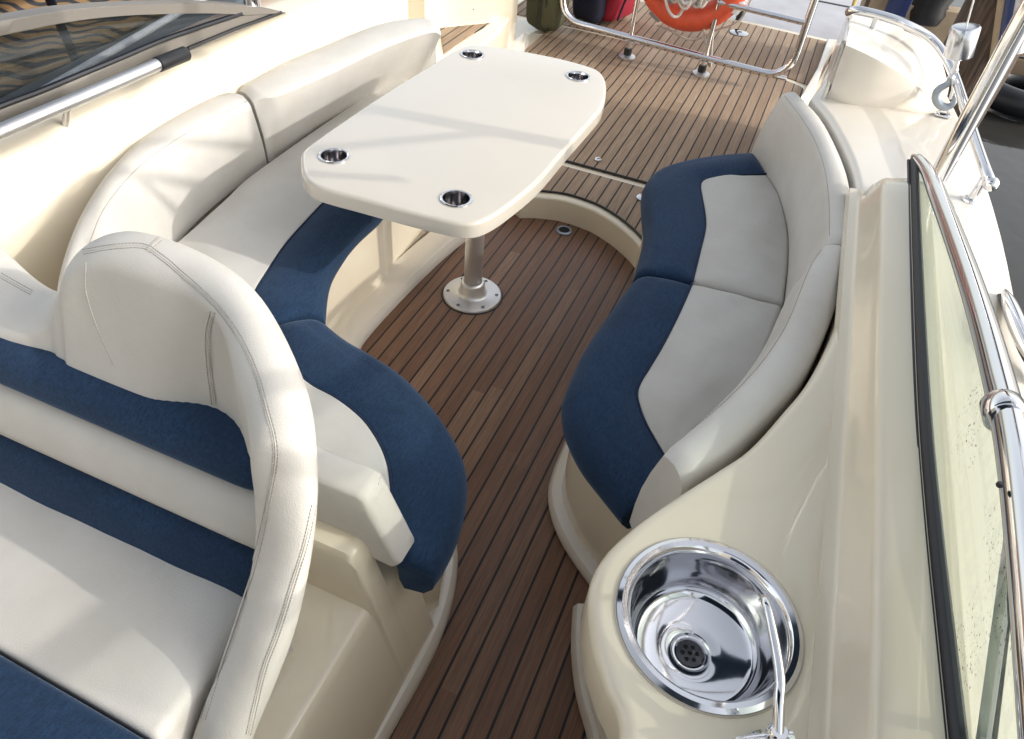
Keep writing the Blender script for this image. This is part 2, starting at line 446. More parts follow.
rt = [(500, 196), (530, 194.3), (550, 195.7), (561.7, 197.4), (573.4, 200.5), (585, 204.5), (597, 209.5), (612.7, 219), (624.5, 228), (636, 238.6), (645, 250)]
ZD = 0.12
RT = curve(ZL(rt, ZD), 40)
front = [(-1.75, 2.62, ZD), (-1.2, 2.62, ZD), (-1.0, 2.66, ZD)] + [p for p in RT if p[0] > -0.93] + [(-0.20, 2.05, ZD), (0.14, 2.05, ZD)]
deck = [tuple(p[:2]) for p in front] + [(0.20, 4.0), (0.24, 5.57), (-0.4, 5.6), (-2.5, 5.55), (-2.5, 2.62)]
dk = slab(deck, -0.28, ZD - 0.012, 0.010, seg=3)
tag(dk.build('aft_deck', GEL), kind='structure')
# teak sheets laid on the deck
def sheet(name, P, z, mat, th=0.006, kind='structure'):
    o = slab(P, z - 0.004, z + th, 0.002, seg=2).build(name, mat); tag(o, kind=kind); return o
yst = 3.0
frt = [(p[0], p[1] + 0.045) for p in RT if -0.93 < p[0] < -0.31]
stepP = [(-1.5, 2.68)] + [(-0.96, 2.70)] + frt + [(-0.27, 2.4), (-0.27, yst - 0.034), (-1.5, yst - 0.034)]
sheet('step_planking', stepP, ZD - 0.012, TEAKG)
def arcpts(c, r, a0, a1, n=8): return [(c[0] + r * math.cos(math.radians(a0 + (a1 - a0) * k / n)), c[1] + r * math.sin(math.radians(a0 + (a1 - a0) * k / n))) for k in range(n + 1)]
dq = [(-1.55, yst + 0.006), (0.07, yst + 0.006)] + arcpts((0.0, 4.55), 0.07, 0, 60) + [(-0.08, 4.66), (-0.19, 4.688), (-1.55, 4.70)]
sheet('deck_planking', dq, ZD - 0.012, TEAKG)
pq = [(-1.55, 4.735), (-0.19, 4.735), (-0.05, 4.70), (0.06, 4.66), (0.13, 4.66), (0.20, 5.50), (-0.4, 5.53), (-1.9, 5.5), (-1.9, 4.735)]
sheet('platform_planking', pq, ZD - 0.012, TEAKG)
# dark caulked lip along step edge
mb = MB(); mb.tube([(-1.5, yst + 0.010, ZD - 0.004), (0.07, yst + 0.010, ZD - 0.004)], 0.006, 8)
lip = [np.array([p[0], p[1], ZD - 0.005]) for p in frt]
mb.tube([(-1.5, 2.68, ZD - .005), (-0.96, 2.70, ZD - .005)] + lip, 0.005, 8)
tag(mb.build('deck_seam', RUBBER), kind='structure')

# hull sides and side deck (starboard = right of the picture)
xo = lambda y: 0.68 - 0.01 * max(0, y - 1.0) - 0.07 * max(0, y - 1.8) ** 2
ys = np.linspace(-1.6, 3.95, 40)
ZSD = 0.745
inner = []
outline = [(0.34, 1.95), (0.285, 1.96)] + [(p[0] + .013, p[1] + .004) for p in curve(ZL([(853, 222), (850, 180.5), (839.7, 150), (821.7, 117), (806, 100)], 0.73), 12)] + [(0.10, 2.945), (0.14, 3.05), (0.13, 3.95)] + [(xo(y), y) for y in ys[::-1]] + [(0.34, -1.6)]
sd = slab(outline, 0.3, ZSD, 0.02, seg=4)
tag(sd.build('side_deck', GELW), kind='structure')
mb = MB(); R = []
for y in ys:
    x = xo(y); R.append([(x - .02, y, ZSD - .03), (x + .02, y, ZSD - .045), (x + .035, y, ZSD - .07), (x + .02, y, ZSD - .1), (x - .01, y, 0.35), (x - .2, y, -1.0), (0.42, y, -1.0), (0.42, y, ZSD - .12)])
mb.loft(R); R2 = []
for y in ys: R2.append([(-1.99, y, ZSD - .04), (-2.0, y, .3), (-1.95, y, -1.0), (-1.85, y, -1), (-1.85, y, ZSD - .1)])
mb.loft(R2)
mb.box((-1.1, 4.6, -.62), (2.2, 1.6, .66)); mb.box((-.8, 1.0, -.5), (2.4, 5.2, .8))
tag(mb.build('hull', GELW), kind='structure')

# ================================================================== RIGHT BENCH
ZS, ZC = 0.44, 0.335
bench = thing('bench_seat', 'curved bench on the sink side in shade, its low back against the counter', 'bench', (0.0, 1.9, 0))
o1 = ZL([(753, 149.5), (728, 151), (702, 154), (680, 158.5), (664, 163.5), (653.5, 171), (647.5, 182), (648, 200), (650, 222), (646, 246), (639, 269)], ZS)
i1 = ZL([(767, 173.5), (745, 174.5), (728, 176), (712, 178), (703, 180.5), (700.2, 186), (702, 198), (704.5, 212), (705.2, 228), (699.5, 253), (692.6, 281)], ZS)
bk1 = ZL([(768, 174), (780, 195), (788.4, 227), (789.3, 260), (784.5, 303)], ZS)
o2 = [UZ(a, b, z) for a, b, z in ((640, 271, ZS), (631, 282, ZS), (613, 307, ZS), (591, 339, ZS), (578.5, 366, ZS), (571, 386, .435), (569, 403, .425), (572, 426, .41), (585, 464, .38), (605, 497, .36), (625, 525, .35))]
i2 = ZL([(692.3, 283), (679.6, 312), (663.4, 344), (648.8, 368.6), (640, 383), (637, 396), (643.7, 418.7), (655, 440), (668, 462), (676, 478), (684, 494)], ZS)
bk2 = ZL([(783.5, 305), (773.7, 331), (757, 368.6), (727, 410), (694, 440), (668, 462)], ZS)
base_out = [p[:2] for p in curve(o1, 40)] + [p[:2] for p in curve(o2, 50)]
bo = ccw(base_out + [(0.16, 0.98), (0.26, 1.3), (0.27, 2.4), (0.06, 2.95)])
bi = inset(bo, 0.028)
ba = slab(bi, 0.0, ZC - 0.004, 0.012).build('base', GEL, bench)
kk = [p for p in inset(bo, 0.006) if p[0] < 0.12]
kb = MB(); kick_path = [(p[0] + .012, p[1], .024) for p in kk]
R = []
K = [np.array(p) for p in curve([(p[0], p[1]) for p in kk if p[1] < 1.9][::4], 60)]
for i, p in enumerate(K):
    t = K[min(i + 1, 59)] - K[max(i - 1, 0)]; t /= np.linalg.norm(t); nrm = np.array([-t[1], t[0]])
    c = np.array([0.1, 1.6]); 
    if (c - p) @ nrm < 0: nrm = -nrm
    R.append([(p[0] + nrm[0] * a, p[1] + nrm[1] * a, z) for a, z in ((0.0, 0.001), (-.014, .012), (-.016, .03), (-.006, .047), (.02, .056), (.05, .05), (.05, .001))])
kb.loft(R); kb.build('kick_strip', GELW, ba)
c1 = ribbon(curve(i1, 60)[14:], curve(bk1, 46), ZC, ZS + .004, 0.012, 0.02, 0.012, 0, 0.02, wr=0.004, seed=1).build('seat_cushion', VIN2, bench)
# aft strip of the cushion stays pale up to the navy edge
ribbon(curve(o1, 60), curve(i1, 60), ZC - .004, ZS + .002, 0.045, 0.010, 0.010, 0.012, 0.02, n=60, seed=2).build('front_bolster', NAVY, c1)
mb = MB(); mb.tube([p + np.array([0, 0, -.001]) for p in curve(i1, 70)], 0.0035, 8); mb.build('piping', PIPE, c1)
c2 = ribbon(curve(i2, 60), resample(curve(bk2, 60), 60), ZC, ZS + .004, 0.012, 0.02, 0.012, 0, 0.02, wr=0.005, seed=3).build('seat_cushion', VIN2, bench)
ribbon(curve(o2, 70), curve(i2, 70), ZC - .004, ZS + .002, 0.05, 0.010, 0.010, 0.014, 0.025, n=60, seed=4).build('front_bolster', NAVY, c2)
mb = MB(); mb.tube([p + np.array([0, 0, -.001]) for p in curve(i2, 70)], 0.0035, 8); mb.build('piping', PIPE, c2)

ZB = 0.73
def backrest(foot, inn, out, ztop, name, mat, parent, n=46, zb=None, endr=0.02, capflat=False):
    """padded back: foot curve, inner top seam and outer top edge (plan curves) -> closed lofted pad"""
    F, I, O = curve(foot, n), curve(inn, n), curve(out, n); R = []
    zb = ZS - .03 if zb is None else zb
    for i, (f, a, b) in enumerate(zip(F, I, O)):
        d = min(i, n - 1 - i) / (n - 1) * length(I); dr = endr * (1 - math.sqrt(max(0, 1 - (1 - min(1, d / endr)) ** 2))) if endr else 0
        zt = (ztop(i / (n - 1)) if callable(ztop) else ztop) - dr * .6
        f, a, b = f[:2], a[:2], b[:2]; w = b - a; w = w / (np.linalg.norm(w) + 1e-9); Lw = np.linalg.norm(b - a)
        ring = []
        for u in (0, .25, .5, .75, .93):
            p = f + (a - f) * u - w * 0.012 * math.sin(PI * u); ring.append((*p, zb + (zt - zb - .008) * u))
        for u, z in ((0.0, 0.0), (.06, .008), (.2, .014), (.45, .019), (.7, .015), (.88, .006), (.97, -.008), (1.0, -.025)):
            p = a + (b - a) * u; ring.append((*p, zt - .008 + z))
        q = b + w * .004; ring.append((*(q), zt - .08)); q2 = f + (b - a) * 1.0 + w * .0; ring.append((*(b - w * .02), zb))
        R.append(ring)
    mb = MB(); mb.loft(R); return mb.build(name, mat, parent, 50)
ZB1 = ZB
ft1 = ZL([(752, 150), (768, 174), (780, 195), (788.4, 227), (789.3, 260), (785.5, 300), (784, 306)], ZS)
in1 = ZL([(782, 92), (798.6, 113.7), (814, 139), (824, 168), (828.5, 200), (829, 225), (828, 240)], ZB1)
ou1 = ZL([(797, 92), (821.7, 117), (839.7, 150), (851, 180.5), (855, 214), (855, 236), (854.2, 249)], ZB1)
b1 = backrest(ft1, in1, ou1, ZB1, 'backrest', VIN, bench)
ft2 = ZL([(783.5, 307), (773.7, 331), (756, 368.6), (720, 413), (684, 443), (655, 470), (632, 514)], ZS)
in2 = ZL([(828, 241), (809.5, 266), (787, 321.5), (764, 358), (738, 388), (706, 417), (664.5, 450.5)], ZB1)
ou2 = ZL([(853.5, 250), (845, 282.6), (832, 321.5), (809.5, 368.6), (779, 406), (736, 448), (686, 482)], ZB1)
b2 = backrest(ft2, in2, ou2, ZB1, 'backrest', VIN, bench)
for b, path in ((b1, [(783, 94), (799, 114), (814.5, 139.5), (824.5, 168), (829, 200), (829.5, 236)]), (b2, [(827, 243), (810, 268), (788, 322), (765, 358.5), (738, 389), (706, 418), (667, 449)])):
    P = onto(bvh(b), [tuple(p) for p in curve(path, 60)], 0.0006)
    if len(P) > 5: stitches(P, 0.009, 0.006, 0.0008).build('stitching', THREAD, b)

# ================================================================== COUNTER with sink
ZT = 0.76
SC = (0.141, 0.612); SR = 0.137
ctr = thing('wet_bar', 'cream moulded wet bar counter wrapping round the end of the bench beside the windscreen', 'counter', (0.2, 0.4, 0))
cf = ZL([(622, 739), (606.5, 683.5), (594, 643), (589.4, 602), (593, 574), (606.5, 550), (628, 528.6), (653, 509), (690, 485), (720, 466), (752, 444), (785, 408), (812, 374), (836, 326), (848, 285), (856, 245)], ZT)
cf = [np.array([0.125, -0.4, ZT]), np.array([0.09, 0.2, ZT])] + cf
CF = [tuple(p[:2]) for p in cr(cf, 6)]
cout = CF + [(0.262, 2.0), (0.30, 2.10), (0.33, 2.13), (0.36, 2.12), (0.44, 1.0), (0.47, 0.5), (0.50, -0.4)]
ct = slab(cout, 0.66, ZT, 0.022, holes=[circ(SC, SR - .010, 48)], seg=5).build('countertop', GEL, ctr, 50)
# cabinet under the counter
ck = [(0.30, -0.4), (0.24, 0.2), (0.18, 0.44), (0.12, 0.56), (0.058, 0.671), (0.009, 0.74), (-0.03, 0.815), (-0.055, 0.88), (-0.075, 0.95)]
CK = curve([(p[0], p[1], 0) for p in ck], 40)
topc = resample([(p[0] + .02, p[1]) for p in CF if p[1] < .80], 40)
R = []
for z in (0.0, .06, .2, .4, .55, .662):
    u = (z / .662) ** 1.5; ring = []
    for a, b in zip(CK, topc): ring.append((a[0] + .012 + (b[0] - a[0] - .012) * u, a[1] + (b[1] - a[1]) * u, z))
    R.append(ring + [(.46, .95, z), (.46, -.4, z)])
mb = MB(); mb.loft(R, cap=False); cb = mb.build('cabinet', GEL, ctr)
R = []
for i, p in enumerate(CK):
    t = CK[min(i + 1, 39)] - CK[max(i - 1, 0)]; t /= np.linalg.norm(t); nv = np.array([-t[1], t[0]])
    if nv[0] > 0: nv = -nv
    R.append([(p[0] + nv[0] * a, p[1] + nv[1] * a, z) for a, z in ((.0, .001), (.012, .012), (.014, .03), (.004, .05), (-.03, .058), (-.06, .05), (-.06, .001))])
mb = MB(); mb.loft(R); mb.build('kick_strip', GELW, cb)

# coaming between counter and windscreen
cm = thing('windscreen_coaming', 'beige ridged moulding running along the foot of the chrome framed windscreen', 'coaming', (0.36, 1.0, ZT))
R = []
for y in np.linspace(-0.4, 2.10, 50):
    k = max(0.0, min(1.0, (2.10 - y) / 0.13)); k = math.sin(k * PI / 2)
    t = (2.1 - y) / 1.6
    x0 = 0.272 + 0.052 * t; x1 = 0.300 + 0.048 * t; x2 = 0.322 + 0.045 * t; x3 = 0.372 + 0.045 * t
    h = 0.105 * k + 0.002
    R.append([(x0 - .03, y, ZT - .02), (x0 - .026, y, ZT + .002), (x0 - .01, y, ZT + .004), (x0, y, ZT + .010 * k + .003), (x1 - .010, y, ZT + h - .016 * k), (x1 - .004, y, ZT + h - .006 * k), (x1 + .004, y, ZT + h), (x2, y, ZT + h + .003), (x3 - .02, y, ZT + h + .014 * k), (x3 + .03, y, ZT + h + .014 * k), (x3 + .07, y, ZSD - .02), (x0, y, ZSD - .02)])
mb = MB(); mb.loft(R); mb.build('moulding', GEL, cm, 60)

# ------------------------------------------------------------------ sink
sk = thing('sink', 'round polished steel sink set into the cream counter', 'sink', (SC[0], SC[1], ZT))
mb = MB()
prof = [(SR + .002, .0012), (SR + .001, .004), (SR - .006, .0075), (SR - .014, .006), (SR - .0185, .001), (SR - .021, -.006), (SR - .024, -.028), (SR - .027, -.058), (SR - .032, -.080), (SR - .041, -.094), (SR - .052, -.1005), (.05, -.105), (.0335, -.1065), (.031, -.1085), (.0285, -.1115), (.0255, -.112), (.023, -.1155)]
mb.lathe(prof, (SC[0], SC[1], ZT), 72, cap=False)
prof2 = [(SR - .0125, -.001), (SR - .018, -.012), (SR - .024, -.065), (SR - .040, -.105), (.03, -.12), (.002, -.12)]
mb.lathe(prof2, (SC[0], SC[1], ZT), 48, cap=False)
bas = mb.build('basin', BASIN, sk, 35)
mb = MB(); mb.tube([(SC[0] + (SR + .0025) * math.cos(a), SC[1] + (SR + .0025) * math.sin(a), ZT + .0008) for a in np.linspace(0, 2 * PI, 90, endpoint=False)], .0018, 8, closed=True); mb.build('sealant_bead', CAULK, bas)
mb = MB(); zc = ZT - .114
hl = [circ((SC[0], SC[1]), 0.0036, 12)] + [circ((SC[0] +   .0115 * math.cos(a * PI / 3 + .3), SC[1] + .0115 * math.sin(a * PI / 3 + .3)), 0.0036, 12) for a in range(6)]
slab(circ(SC, 0.0222, 32), zc - .002, zc, 0, holes=hl, mbs=mb)
dr = mb.build('drain_strainer', CUP, sk)
mb = MB(); mb.lathe([(.022, -.1158), (.001, -.1159)], (SC[0], SC[1], ZT), 24, cap=False); mb.build('drain_hole', DARK, dr)

# tap
fb = UZ(777, 728, ZT + .05)
tp = thing('tap', 'slim chrome tap with a swung spout over the edge of the round sink', 'tap', (fb[0], fb[1] - .01, ZT))
mb = MB(); mb.lathe([(.022, .001), (.022, .008), (.016, .014), (.0125, .02), (.0125, .045), (.014, .05), (.014, .06), (.010, .066)], (fb[0], fb[1] - .01, ZT), 28); mb.build('tap_body', CHROME, tp)
sp_ = [np.array([fb[0], fb[1] - .01, ZT + .06]), UZ(779, 700, ZT + .085), UZ(780, 680, ZT + .095), UZ(776, 650, ZT + .105), UZ(770, 620, ZT + .115), UZ(766.5, 606, ZT + .118), UZ(764, 599, ZT + .112), UZ(762, 600, ZT + .09)]
mb = MB(); P = cr(sp_, 6); mb.tube(P, [.0075 - .0022 * i / len(P) for i in range(len(P))], 14); mb.build('spout', CHROME, tp)
mb = MB(); mb.tube([UZ(792, 737, ZT + .045), UZ(775, 738, ZT + .045), UZ(735, 742, ZT + .05)], [.008, .008, .006], 12); mb.build('lever', CHROME, tp)

# ================================================================== RIGHT WINDSCREEN
ws = thing('side_windscreen', 'chrome framed tinted side windscreen on the sink side with speckled glass', 'windscreen', (0.42, 1.0, ZT + .11))
tubeP = [UZ(914, 157, .885), UZ(919, 160, .893), UZ(928, 172, .912), UZ(936, 190, .935), UZ(950, 226, .975), UZ(968, 276, 1.025), UZ(985, 330, 1.068), UZ(999, 382, 1.10), UZ(1010, 428, 1.125), UZ(1022, 500, 1.15), UZ(1036, 620, 1.17), UZ(1050, 760, 1.18)]
TP = cr(tubeP, 6)
mb = MB(); mb.tube(TP, [.010 + .010 * min(1, i / 18) for i in range(len(TP))], 18); fr = mb.build('frame_tube', CHROME, ws)
sealP = [UZ(a, b, ZT + .122) for a, b in ((914, 160), (916, 220), (920, 320), (926, 430), (936, 540), (947, 640), (958, 739), (975, 900))]
SP = resample(cr(sealP, 8), 40)
mb = MB(); mb.tube(SP, .0125, 10, sq=(0.85, 1.0)); mb.build('rubber_seal', BLUESEAL, ws)
mb = MB(); mb.tube([p + np.array([-.013, 0, -.004]) for p in SP], .0035, 8); mb.build('seal_lip', RUBBER, ws)
TT = resample(TP, 40); n = 40
gv = [tuple(p + np.array([.006, 0, .004])) for p in SP] + [tuple(p) for p in TT]
gl = mesh('glass', gv, [(i, i + 1, n + i + 1, n + i) for i in range(n - 1)], GLASS, ws)
sm = gl.modifiers.new('thickness', 'SOLIDIFY'); sm.thickness = 0.005
mb = MB(); k0 = UZ(1001, 404, 1.112); k1 = UZ(1006, 420, 1.12)
mb.tube([k0, k0 + (k1 - k0) * .1, k0 + (k1 - k0) * .9, k1], [.0225, .025, .025, .0225], 24); mb.build('clamp_ring', CHROME, ws)
mb = MB(); mb.tube([UZ(1014, 522, 1.14), UZ(984, 735, .90), UZ(974, 800, .88)], .009, 8, sq=(.6, 1.0)); mb.build('glass_divider', STEEL, ws)
mb = MB(); mb.tube([UZ(1017, 530, 1.14), UZ(994, 735, .90), UZ(984, 800, .88)], .004, 8); mb.build('divider_gasket', BLUESEAL, ws)
mb = MB(); q = UZ(1011, 489, 1.15); mb.ball(q + np.array([-.016, -.008, .008]), .004, 10); mb.build('screw', RUBBER, ws)

# ================================================================== CANOPY HOOP
HR = (0.455, 2.16)
hoop = thing('canopy_hoop', 'polished steel canopy hoop rising at the aft corner of the sink side windscreen', 'canopy frame', (HR[0], HR[1], ZSD))
xl = -1.83
hp = [(HR[0], HR[1], ZSD), (HR[0], HR[1], 1.2), (HR[0], HR[1], 1.75), (HR[0] - .05, HR[1], 1.98), (HR[0] - .3, HR[1], 2.12), (-.7, HR[1], 2.16), (xl + .3, HR[1], 2.12), (xl + .05, HR[1], 1.98), (xl, HR[1], 1.75), (xl, HR[1], 1.2), (xl, HR[1], .76)]
mb = MB(); mb.tube(cr(hp, 8), .029, 18, sq=(.85, 1.15)); mb.build('tube', CHROME, hoop)
mb = MB(); mb.lathe([(.045, .0005), (.045, .008), (.03, .014), (.028, .03)], (HR[0], HR[1], ZSD), 24); mb.build('foot_plate', CHROME, hoop)
mb = MB(); mb.tube([(HR[0], HR[1] - .02, 1.55), (HR[0] - .02, 1.3, 1.98), (HR[0] - .05, .2, 2.1)], .014, 12); mb.build('brace', CHROME, hoop)
for a_, b_ in (((HR[0], 1.78, 1.40), (HR[0] - .02, 1.42, 2.02)), ((HR[0] + .02, 1.25, 1.62), (HR[0] - .01, 1.95, 1.93)), ((HR[0] + .01, .95, 1.32), (HR[0], .45, 1.7)), ((HR[0], HR[1] - .02, 1.36), (HR[0], 1.15, 2.0)), ((HR[0], 2.05, 1.98), (HR[0] + .02, .7, 1.36)), ((HR[0] + .02, .68, 1.3), (HR[0] - .02, .2, 2.1))):
    mb = MB(); mb.tube([a_, b_], .016, 12); mb.build('brace', CHROME, hoop)
can = thing('canopy', 'unseen dark navy canvas canopy added over the helm to shade the near cockpit', 'canopy', (-.6, -.4, 2.1))  # out of view, added to darken the helm area and the sink's mirror
R = []
for x in np.linspace(-1.85, 0.5, 14):
    zz = 2.2 - .1 * ((x + .68) / 1.18) ** 2
    R.append([(x, -1.7, zz - .1), (x, -.7, zz), (x, -.15, zz - .02), (x, -.15, zz - .035), (x, -.7, zz - .015), (x, -1.7, zz - .115)])
mb = MB(); mb.loft(R); mb.build('canvas', NAVY, can)
mb = MB(); mb.tube([(x, 1.5 + .012 * math.sin(7 * x), 2.2 - .1 * ((x + .68) / 1.18) ** 2 + .01 * math.sin(11 * x)) for x in np.linspace(-1.8, .62, 40)], .17, 18, sq=(1.25, .8)); mb.build('added_dark_roll', NAVY, can)  # extra canvas roll, added as a dark reflection for sink and table
bk = thing('added_bulkhead', 'unseen cream bulkhead with a dark door, added to darken the near cockpit', 'bulkhead', (-.6, -1.0, 0))  # unseen wall, added to cut the sky light on the near floor
mb = MB(); mb.box((-.75, -1.05, .70), (2.5, .10, 1.40), bev=.02); mb.build('panel', GEL, bk)
mb = MB(); mb.box((-.25, -.985, .70), (.75, .03, 1.34), bev=.01); mb.build('door', PIPE, bk)  # made dark to deepen the added shade behind the camera

# ================================================================== TABLE
TZ = 0.72
tb = thing('cockpit_table', 'cream pedestal table with rounded corners and four steel cup holders', 'table', (-.883, 2.03, 0))
tpx = [(303, 150), (300.5, 163), (303, 175), (313, 184), (330, 190), (360, 198), (400, 209), (440, 219), (462, 223), (478, 222), (494, 215), (514, 201), (540, 179), (565, 150), (590, 122), (603, 106), (606.5, 92), (606, 80), (600, 71), (588, 65.5), (560, 58), (520, 50), (490, 45.5), (470, 44.5), (455, 49.5), (438, 60), (400, 83), (360, 109), (325, 133)]
TO = [tuple(UZ(a, b, TZ)[:2]) for a, b in tpx]
TO = [tuple(p) for p in cr(TO, 5, True)]
cups = [(-.727, 1.532), (-1.126, 1.562), (-1.120, 2.472), (-.715, 2.500)]
cups = [tuple(UZ(a, b, TZ)[:2]) for a, b in ((456.2, 199), (334, 156.3), (472.4, 54.8), (578.2, 76.6))]
tt = slab(TO, TZ - .046, TZ, 0.012, holes=[circ(c, 0.0375, 36) for c in cups], seg=5).build('tabletop', TABLE, tb, 50)
for c in cups:
    mb = MB(); mb.lathe([(.0445, .0008), (.0445, .0025), (.041, .0042), (.037, .003), (.0355, -.004)], (c[0], c[1], TZ), 36, cap=False)
    ch_ = mb.build('cup_holder', CHROME, tb)
    mb = MB(); mb.lathe([(.0356, -.003), (.035, -.060), (.031, -.067), (.002, -.0675)], (c[0], c[1], TZ), 36, cap=False)
    mb.lathe([(.0372, -.004), (.0372, -.070), (.002, -.071)], (c[0], c[1], TZ), 28, cap=False); mb.build('cup_well', CUP, ch_)
PB = UZ(472.3, 294, 0.006)
mb = MB(); mb.lathe([(.0345, .012), (.0345, TZ - .05)], (PB[0], PB[1], 0), 36); pole = mb.build('pedestal', STEEL, tb)
mb = MB(); mb.lathe([(.114, .0005), (.114, .006), (.110, .011), (.060, .014), (.054, .018), (.052, .024), (.047, .03), (.046, .062), (.041, .07), (.036, .072), (.034, .06)], (PB[0], PB[1], 0), 56); bp = mb.build('base_plate', STEEL, tb)
mb = MB(); mb.lathe([(.120, .0004), (.118, .003), (.112, .003)], (PB[0], PB[1], 0), 56); mb.build('base_gasket', RUBBER, bp)
for k in range(6):
    a = k * PI / 3 + .35; mb = MB(); mb.lathe([(.006, .010), (.006, .0135), (.003, .0125), (.001, .011)], (PB[0] + .094 * math.cos(a), PB[1] + .094 * math.sin(a), 0), 12); mb.build('screw', DARK, bp)

# ================================================================== LEFT BENCH
lb = thing('bench_seat', 'long sunlit bench behind the table, wrapping round behind the helm seat', 'bench', (-1.4, 1.6, 0))
lo1 = ZL([(500, 150), (440, 178), (405, 202), (383, 217), (359, 239.5), (341, 263), (327, 290), (320, 316)], .355)
lo1[0] = np.array([-1.20, 2.72, ZS]); lo1[1] = np.array([-1.19, 2.25, ZS]); lo1[2] = np.array([-1.185, 2.0, ZS]); lo1[-1] = UZ(320, 316, .41)
li1 = ZL([(470, 120), (420, 145), (350, 180), (329, 198), (305.5, 221.7), (284.6, 245.5), (267, 272), (253, 297), (262, 308), (272, 321)], ZS)
li1[0] = np.array([-1.29, 2.72, ZS]); li1[1] = np.array([-1.29, 2.2, ZS]); li1[2] = np.array([-1.285, 1.9, ZS])
lo2 = [UZ(a, b, z) for a, b, z in ((319, 319, .42), (344, 334, ZS), (374, 351.5, ZS), (401, 370, ZS), (427, 397, ZS), (445, 423, .435), (456.5, 449, .42), (461, 477, .39), (459.5, 511, .37), (451, 547, .355), (440, 572, .35), (428, 590, .35))]
li2 = ZL([(273, 323.5), (283, 345), (296.5, 370), (312, 385), (338, 399), (362, 418), (378, 440), (387.5, 462), (391, 485), (393, 515), (395, 540), (398, 560)], ZS)
lbk1 = ZL([(330, 120), (262, 166), (225, 198), (180, 238), (150, 262)], ZS)
lbk1[0] = np.array([-1.62, 2.74, ZS]); lbk1[-1] = np.array([-1.56, 1.22, ZS])
# base
bl = [p[:2] for p in curve(lo1, 40)] + [p[:2] for p in curve(lo2, 60) if p[1] > .78 or p[0] < -.7]
bl = ccw(bl + [(-0.40, 0.72), (-0.55, 0.70), (-1.64, 0.70), (-1.64, 2.74)])
lbi = inset(bl, 0.03)
lba = slab(lbi, 0.0, ZC - .004, 0.012).build('base', GEL, lb)
LK = curve([(-.38, -.5, 0), (-.372, .2, 0), (-.362, .48, 0), (-.362, .74, 0), (-.41, .93, 0), (-.50, 1.06, 0), (-.66, 1.16, 0), (-.85, 1.26, 0), (-1.0, 1.36, 0), (-1.08, 1.5, 0), (-1.105, 1.7, 0), (-1.08, 2.2, 0), (-1.0, 2.6, 0), (-.93, 2.68, 0)], 110)
R = []
for i, p in enumerate(LK):
    t = LK[min(i + 1, 109)] - LK[max(i - 1, 0)]; t /= np.linalg.norm(t); nv = np.array([t[1], -t[0]])  # towards the sole
    R.append([(p[0] + nv[0] * a, p[1] + nv[1] * a, z) for a, z in ((0.0, .001), (.0, .014), (-.003, .03), (-.014, .045), (-.035, .05), (-.12, .045), (-.12, .001))])
mb = MB(); mb.loft(R); mb.build('kick_strip', GELW, lba)
c1 = ribbon(resample(curve(li1, 60), 60, None)[:], resample(curve(lbk1, 46), 46), ZC, ZS + .004, .012, .02, .012, 0, .02, wr=.006, seed=6).build('seat_cushion', VIN, lb)
ribbon(curve(lo1, 70), curve(li1, 70), ZC - .004, ZS + .002, .045, .010, .008, .012, .02, n=60, seed=7).build('front_bolster', NAVY, c1)
mb = MB(); mb.tube([p + np.array([0, 0, -.001]) for p in curve(li1, 70)], .0035, 8); mb.build('piping', PIPE, c1)
lbk2 = [np.array([-1.5, 1.18, ZS]), np.array([-1.3, 0.95, ZS]), np.array([-1.05, 0.78, ZS]), np.array([-.8, .72, ZS]), np.array([-.62, .70, ZS]), np.array([-.5, .69, ZS])]
c2 = ribbon(curve(li2, 70)[:58], curve(lbk2, 70)[:66], ZC, ZS + .004, .012, .02, .010, 0, .02, wr=.005, seed=8).build('seat_cushion', VIN, lb)
ribbon(curve(lo2, 80), curve(li2, 80), ZC - .004, ZS + .002, .05, .010, .010, .014, .025, n=70, seed=9).build('front_bolster', NAVY, c2)
mb = MB(); mb.tube([p + np.array([0, 0, -.001]) for p in curve(li2, 80)], .0035, 8); mb.build('piping', PIPE, c2)
# backs
LZB = 0.68
lf1 = [np.array(p) for p in ((-1.53, 2.80, ZS), (-1.60, 2.62, ZS), (-1.635, 2.25, ZS), (-1.64, 1.95, ZS), (-1.64, 1.885, ZS))]
lin1 = ZL([(441, 30), (425, 32), (385, 46), (330, 72), (280, 93), (262, 96), (253, 99)], LZB)
lou1 = ZL([(436, 18), (412, 16), (375, 22), (325, 42), (285, 58), (250, 77), (236, 86)], LZB)
lb1 = backrest(lf1, lin1, lou1, LZB, 'backrest', VIN, lb)
lf2 = [np.array(p) for p in ((-1.64, 1.875, ZS), (-1.635, 1.7, ZS), (-1.60, 1.42, ZS), (-1.50, 1.15, ZS), (-1.36, .93, ZS), (-1.2, .78, ZS))]
lin2 = ZL([(250, 101), (225, 112), (185, 133), (140, 165), (105, 206), (84, 252), (75, 300)], LZB)
lou2 = ZL([(234, 89), (200, 98), (150, 127), (108, 168), (78, 215), (60, 262), (50, 310)], LZB)
lb2 = backrest(lf2, lin2, lou2, LZB, 'backrest', VIN, lb)
for b, path in ((lb2, [(247, 101), (225, 112.5), (185, 134), (140, 166), (105, 207), (88, 246)]),):
    P = onto(bvh(b), [tuple(p) for p in curve(path, 60)], .0006)
    if len(P) > 5: stitches(P, .009, .006, .0008).build('stitching', THREAD, b)
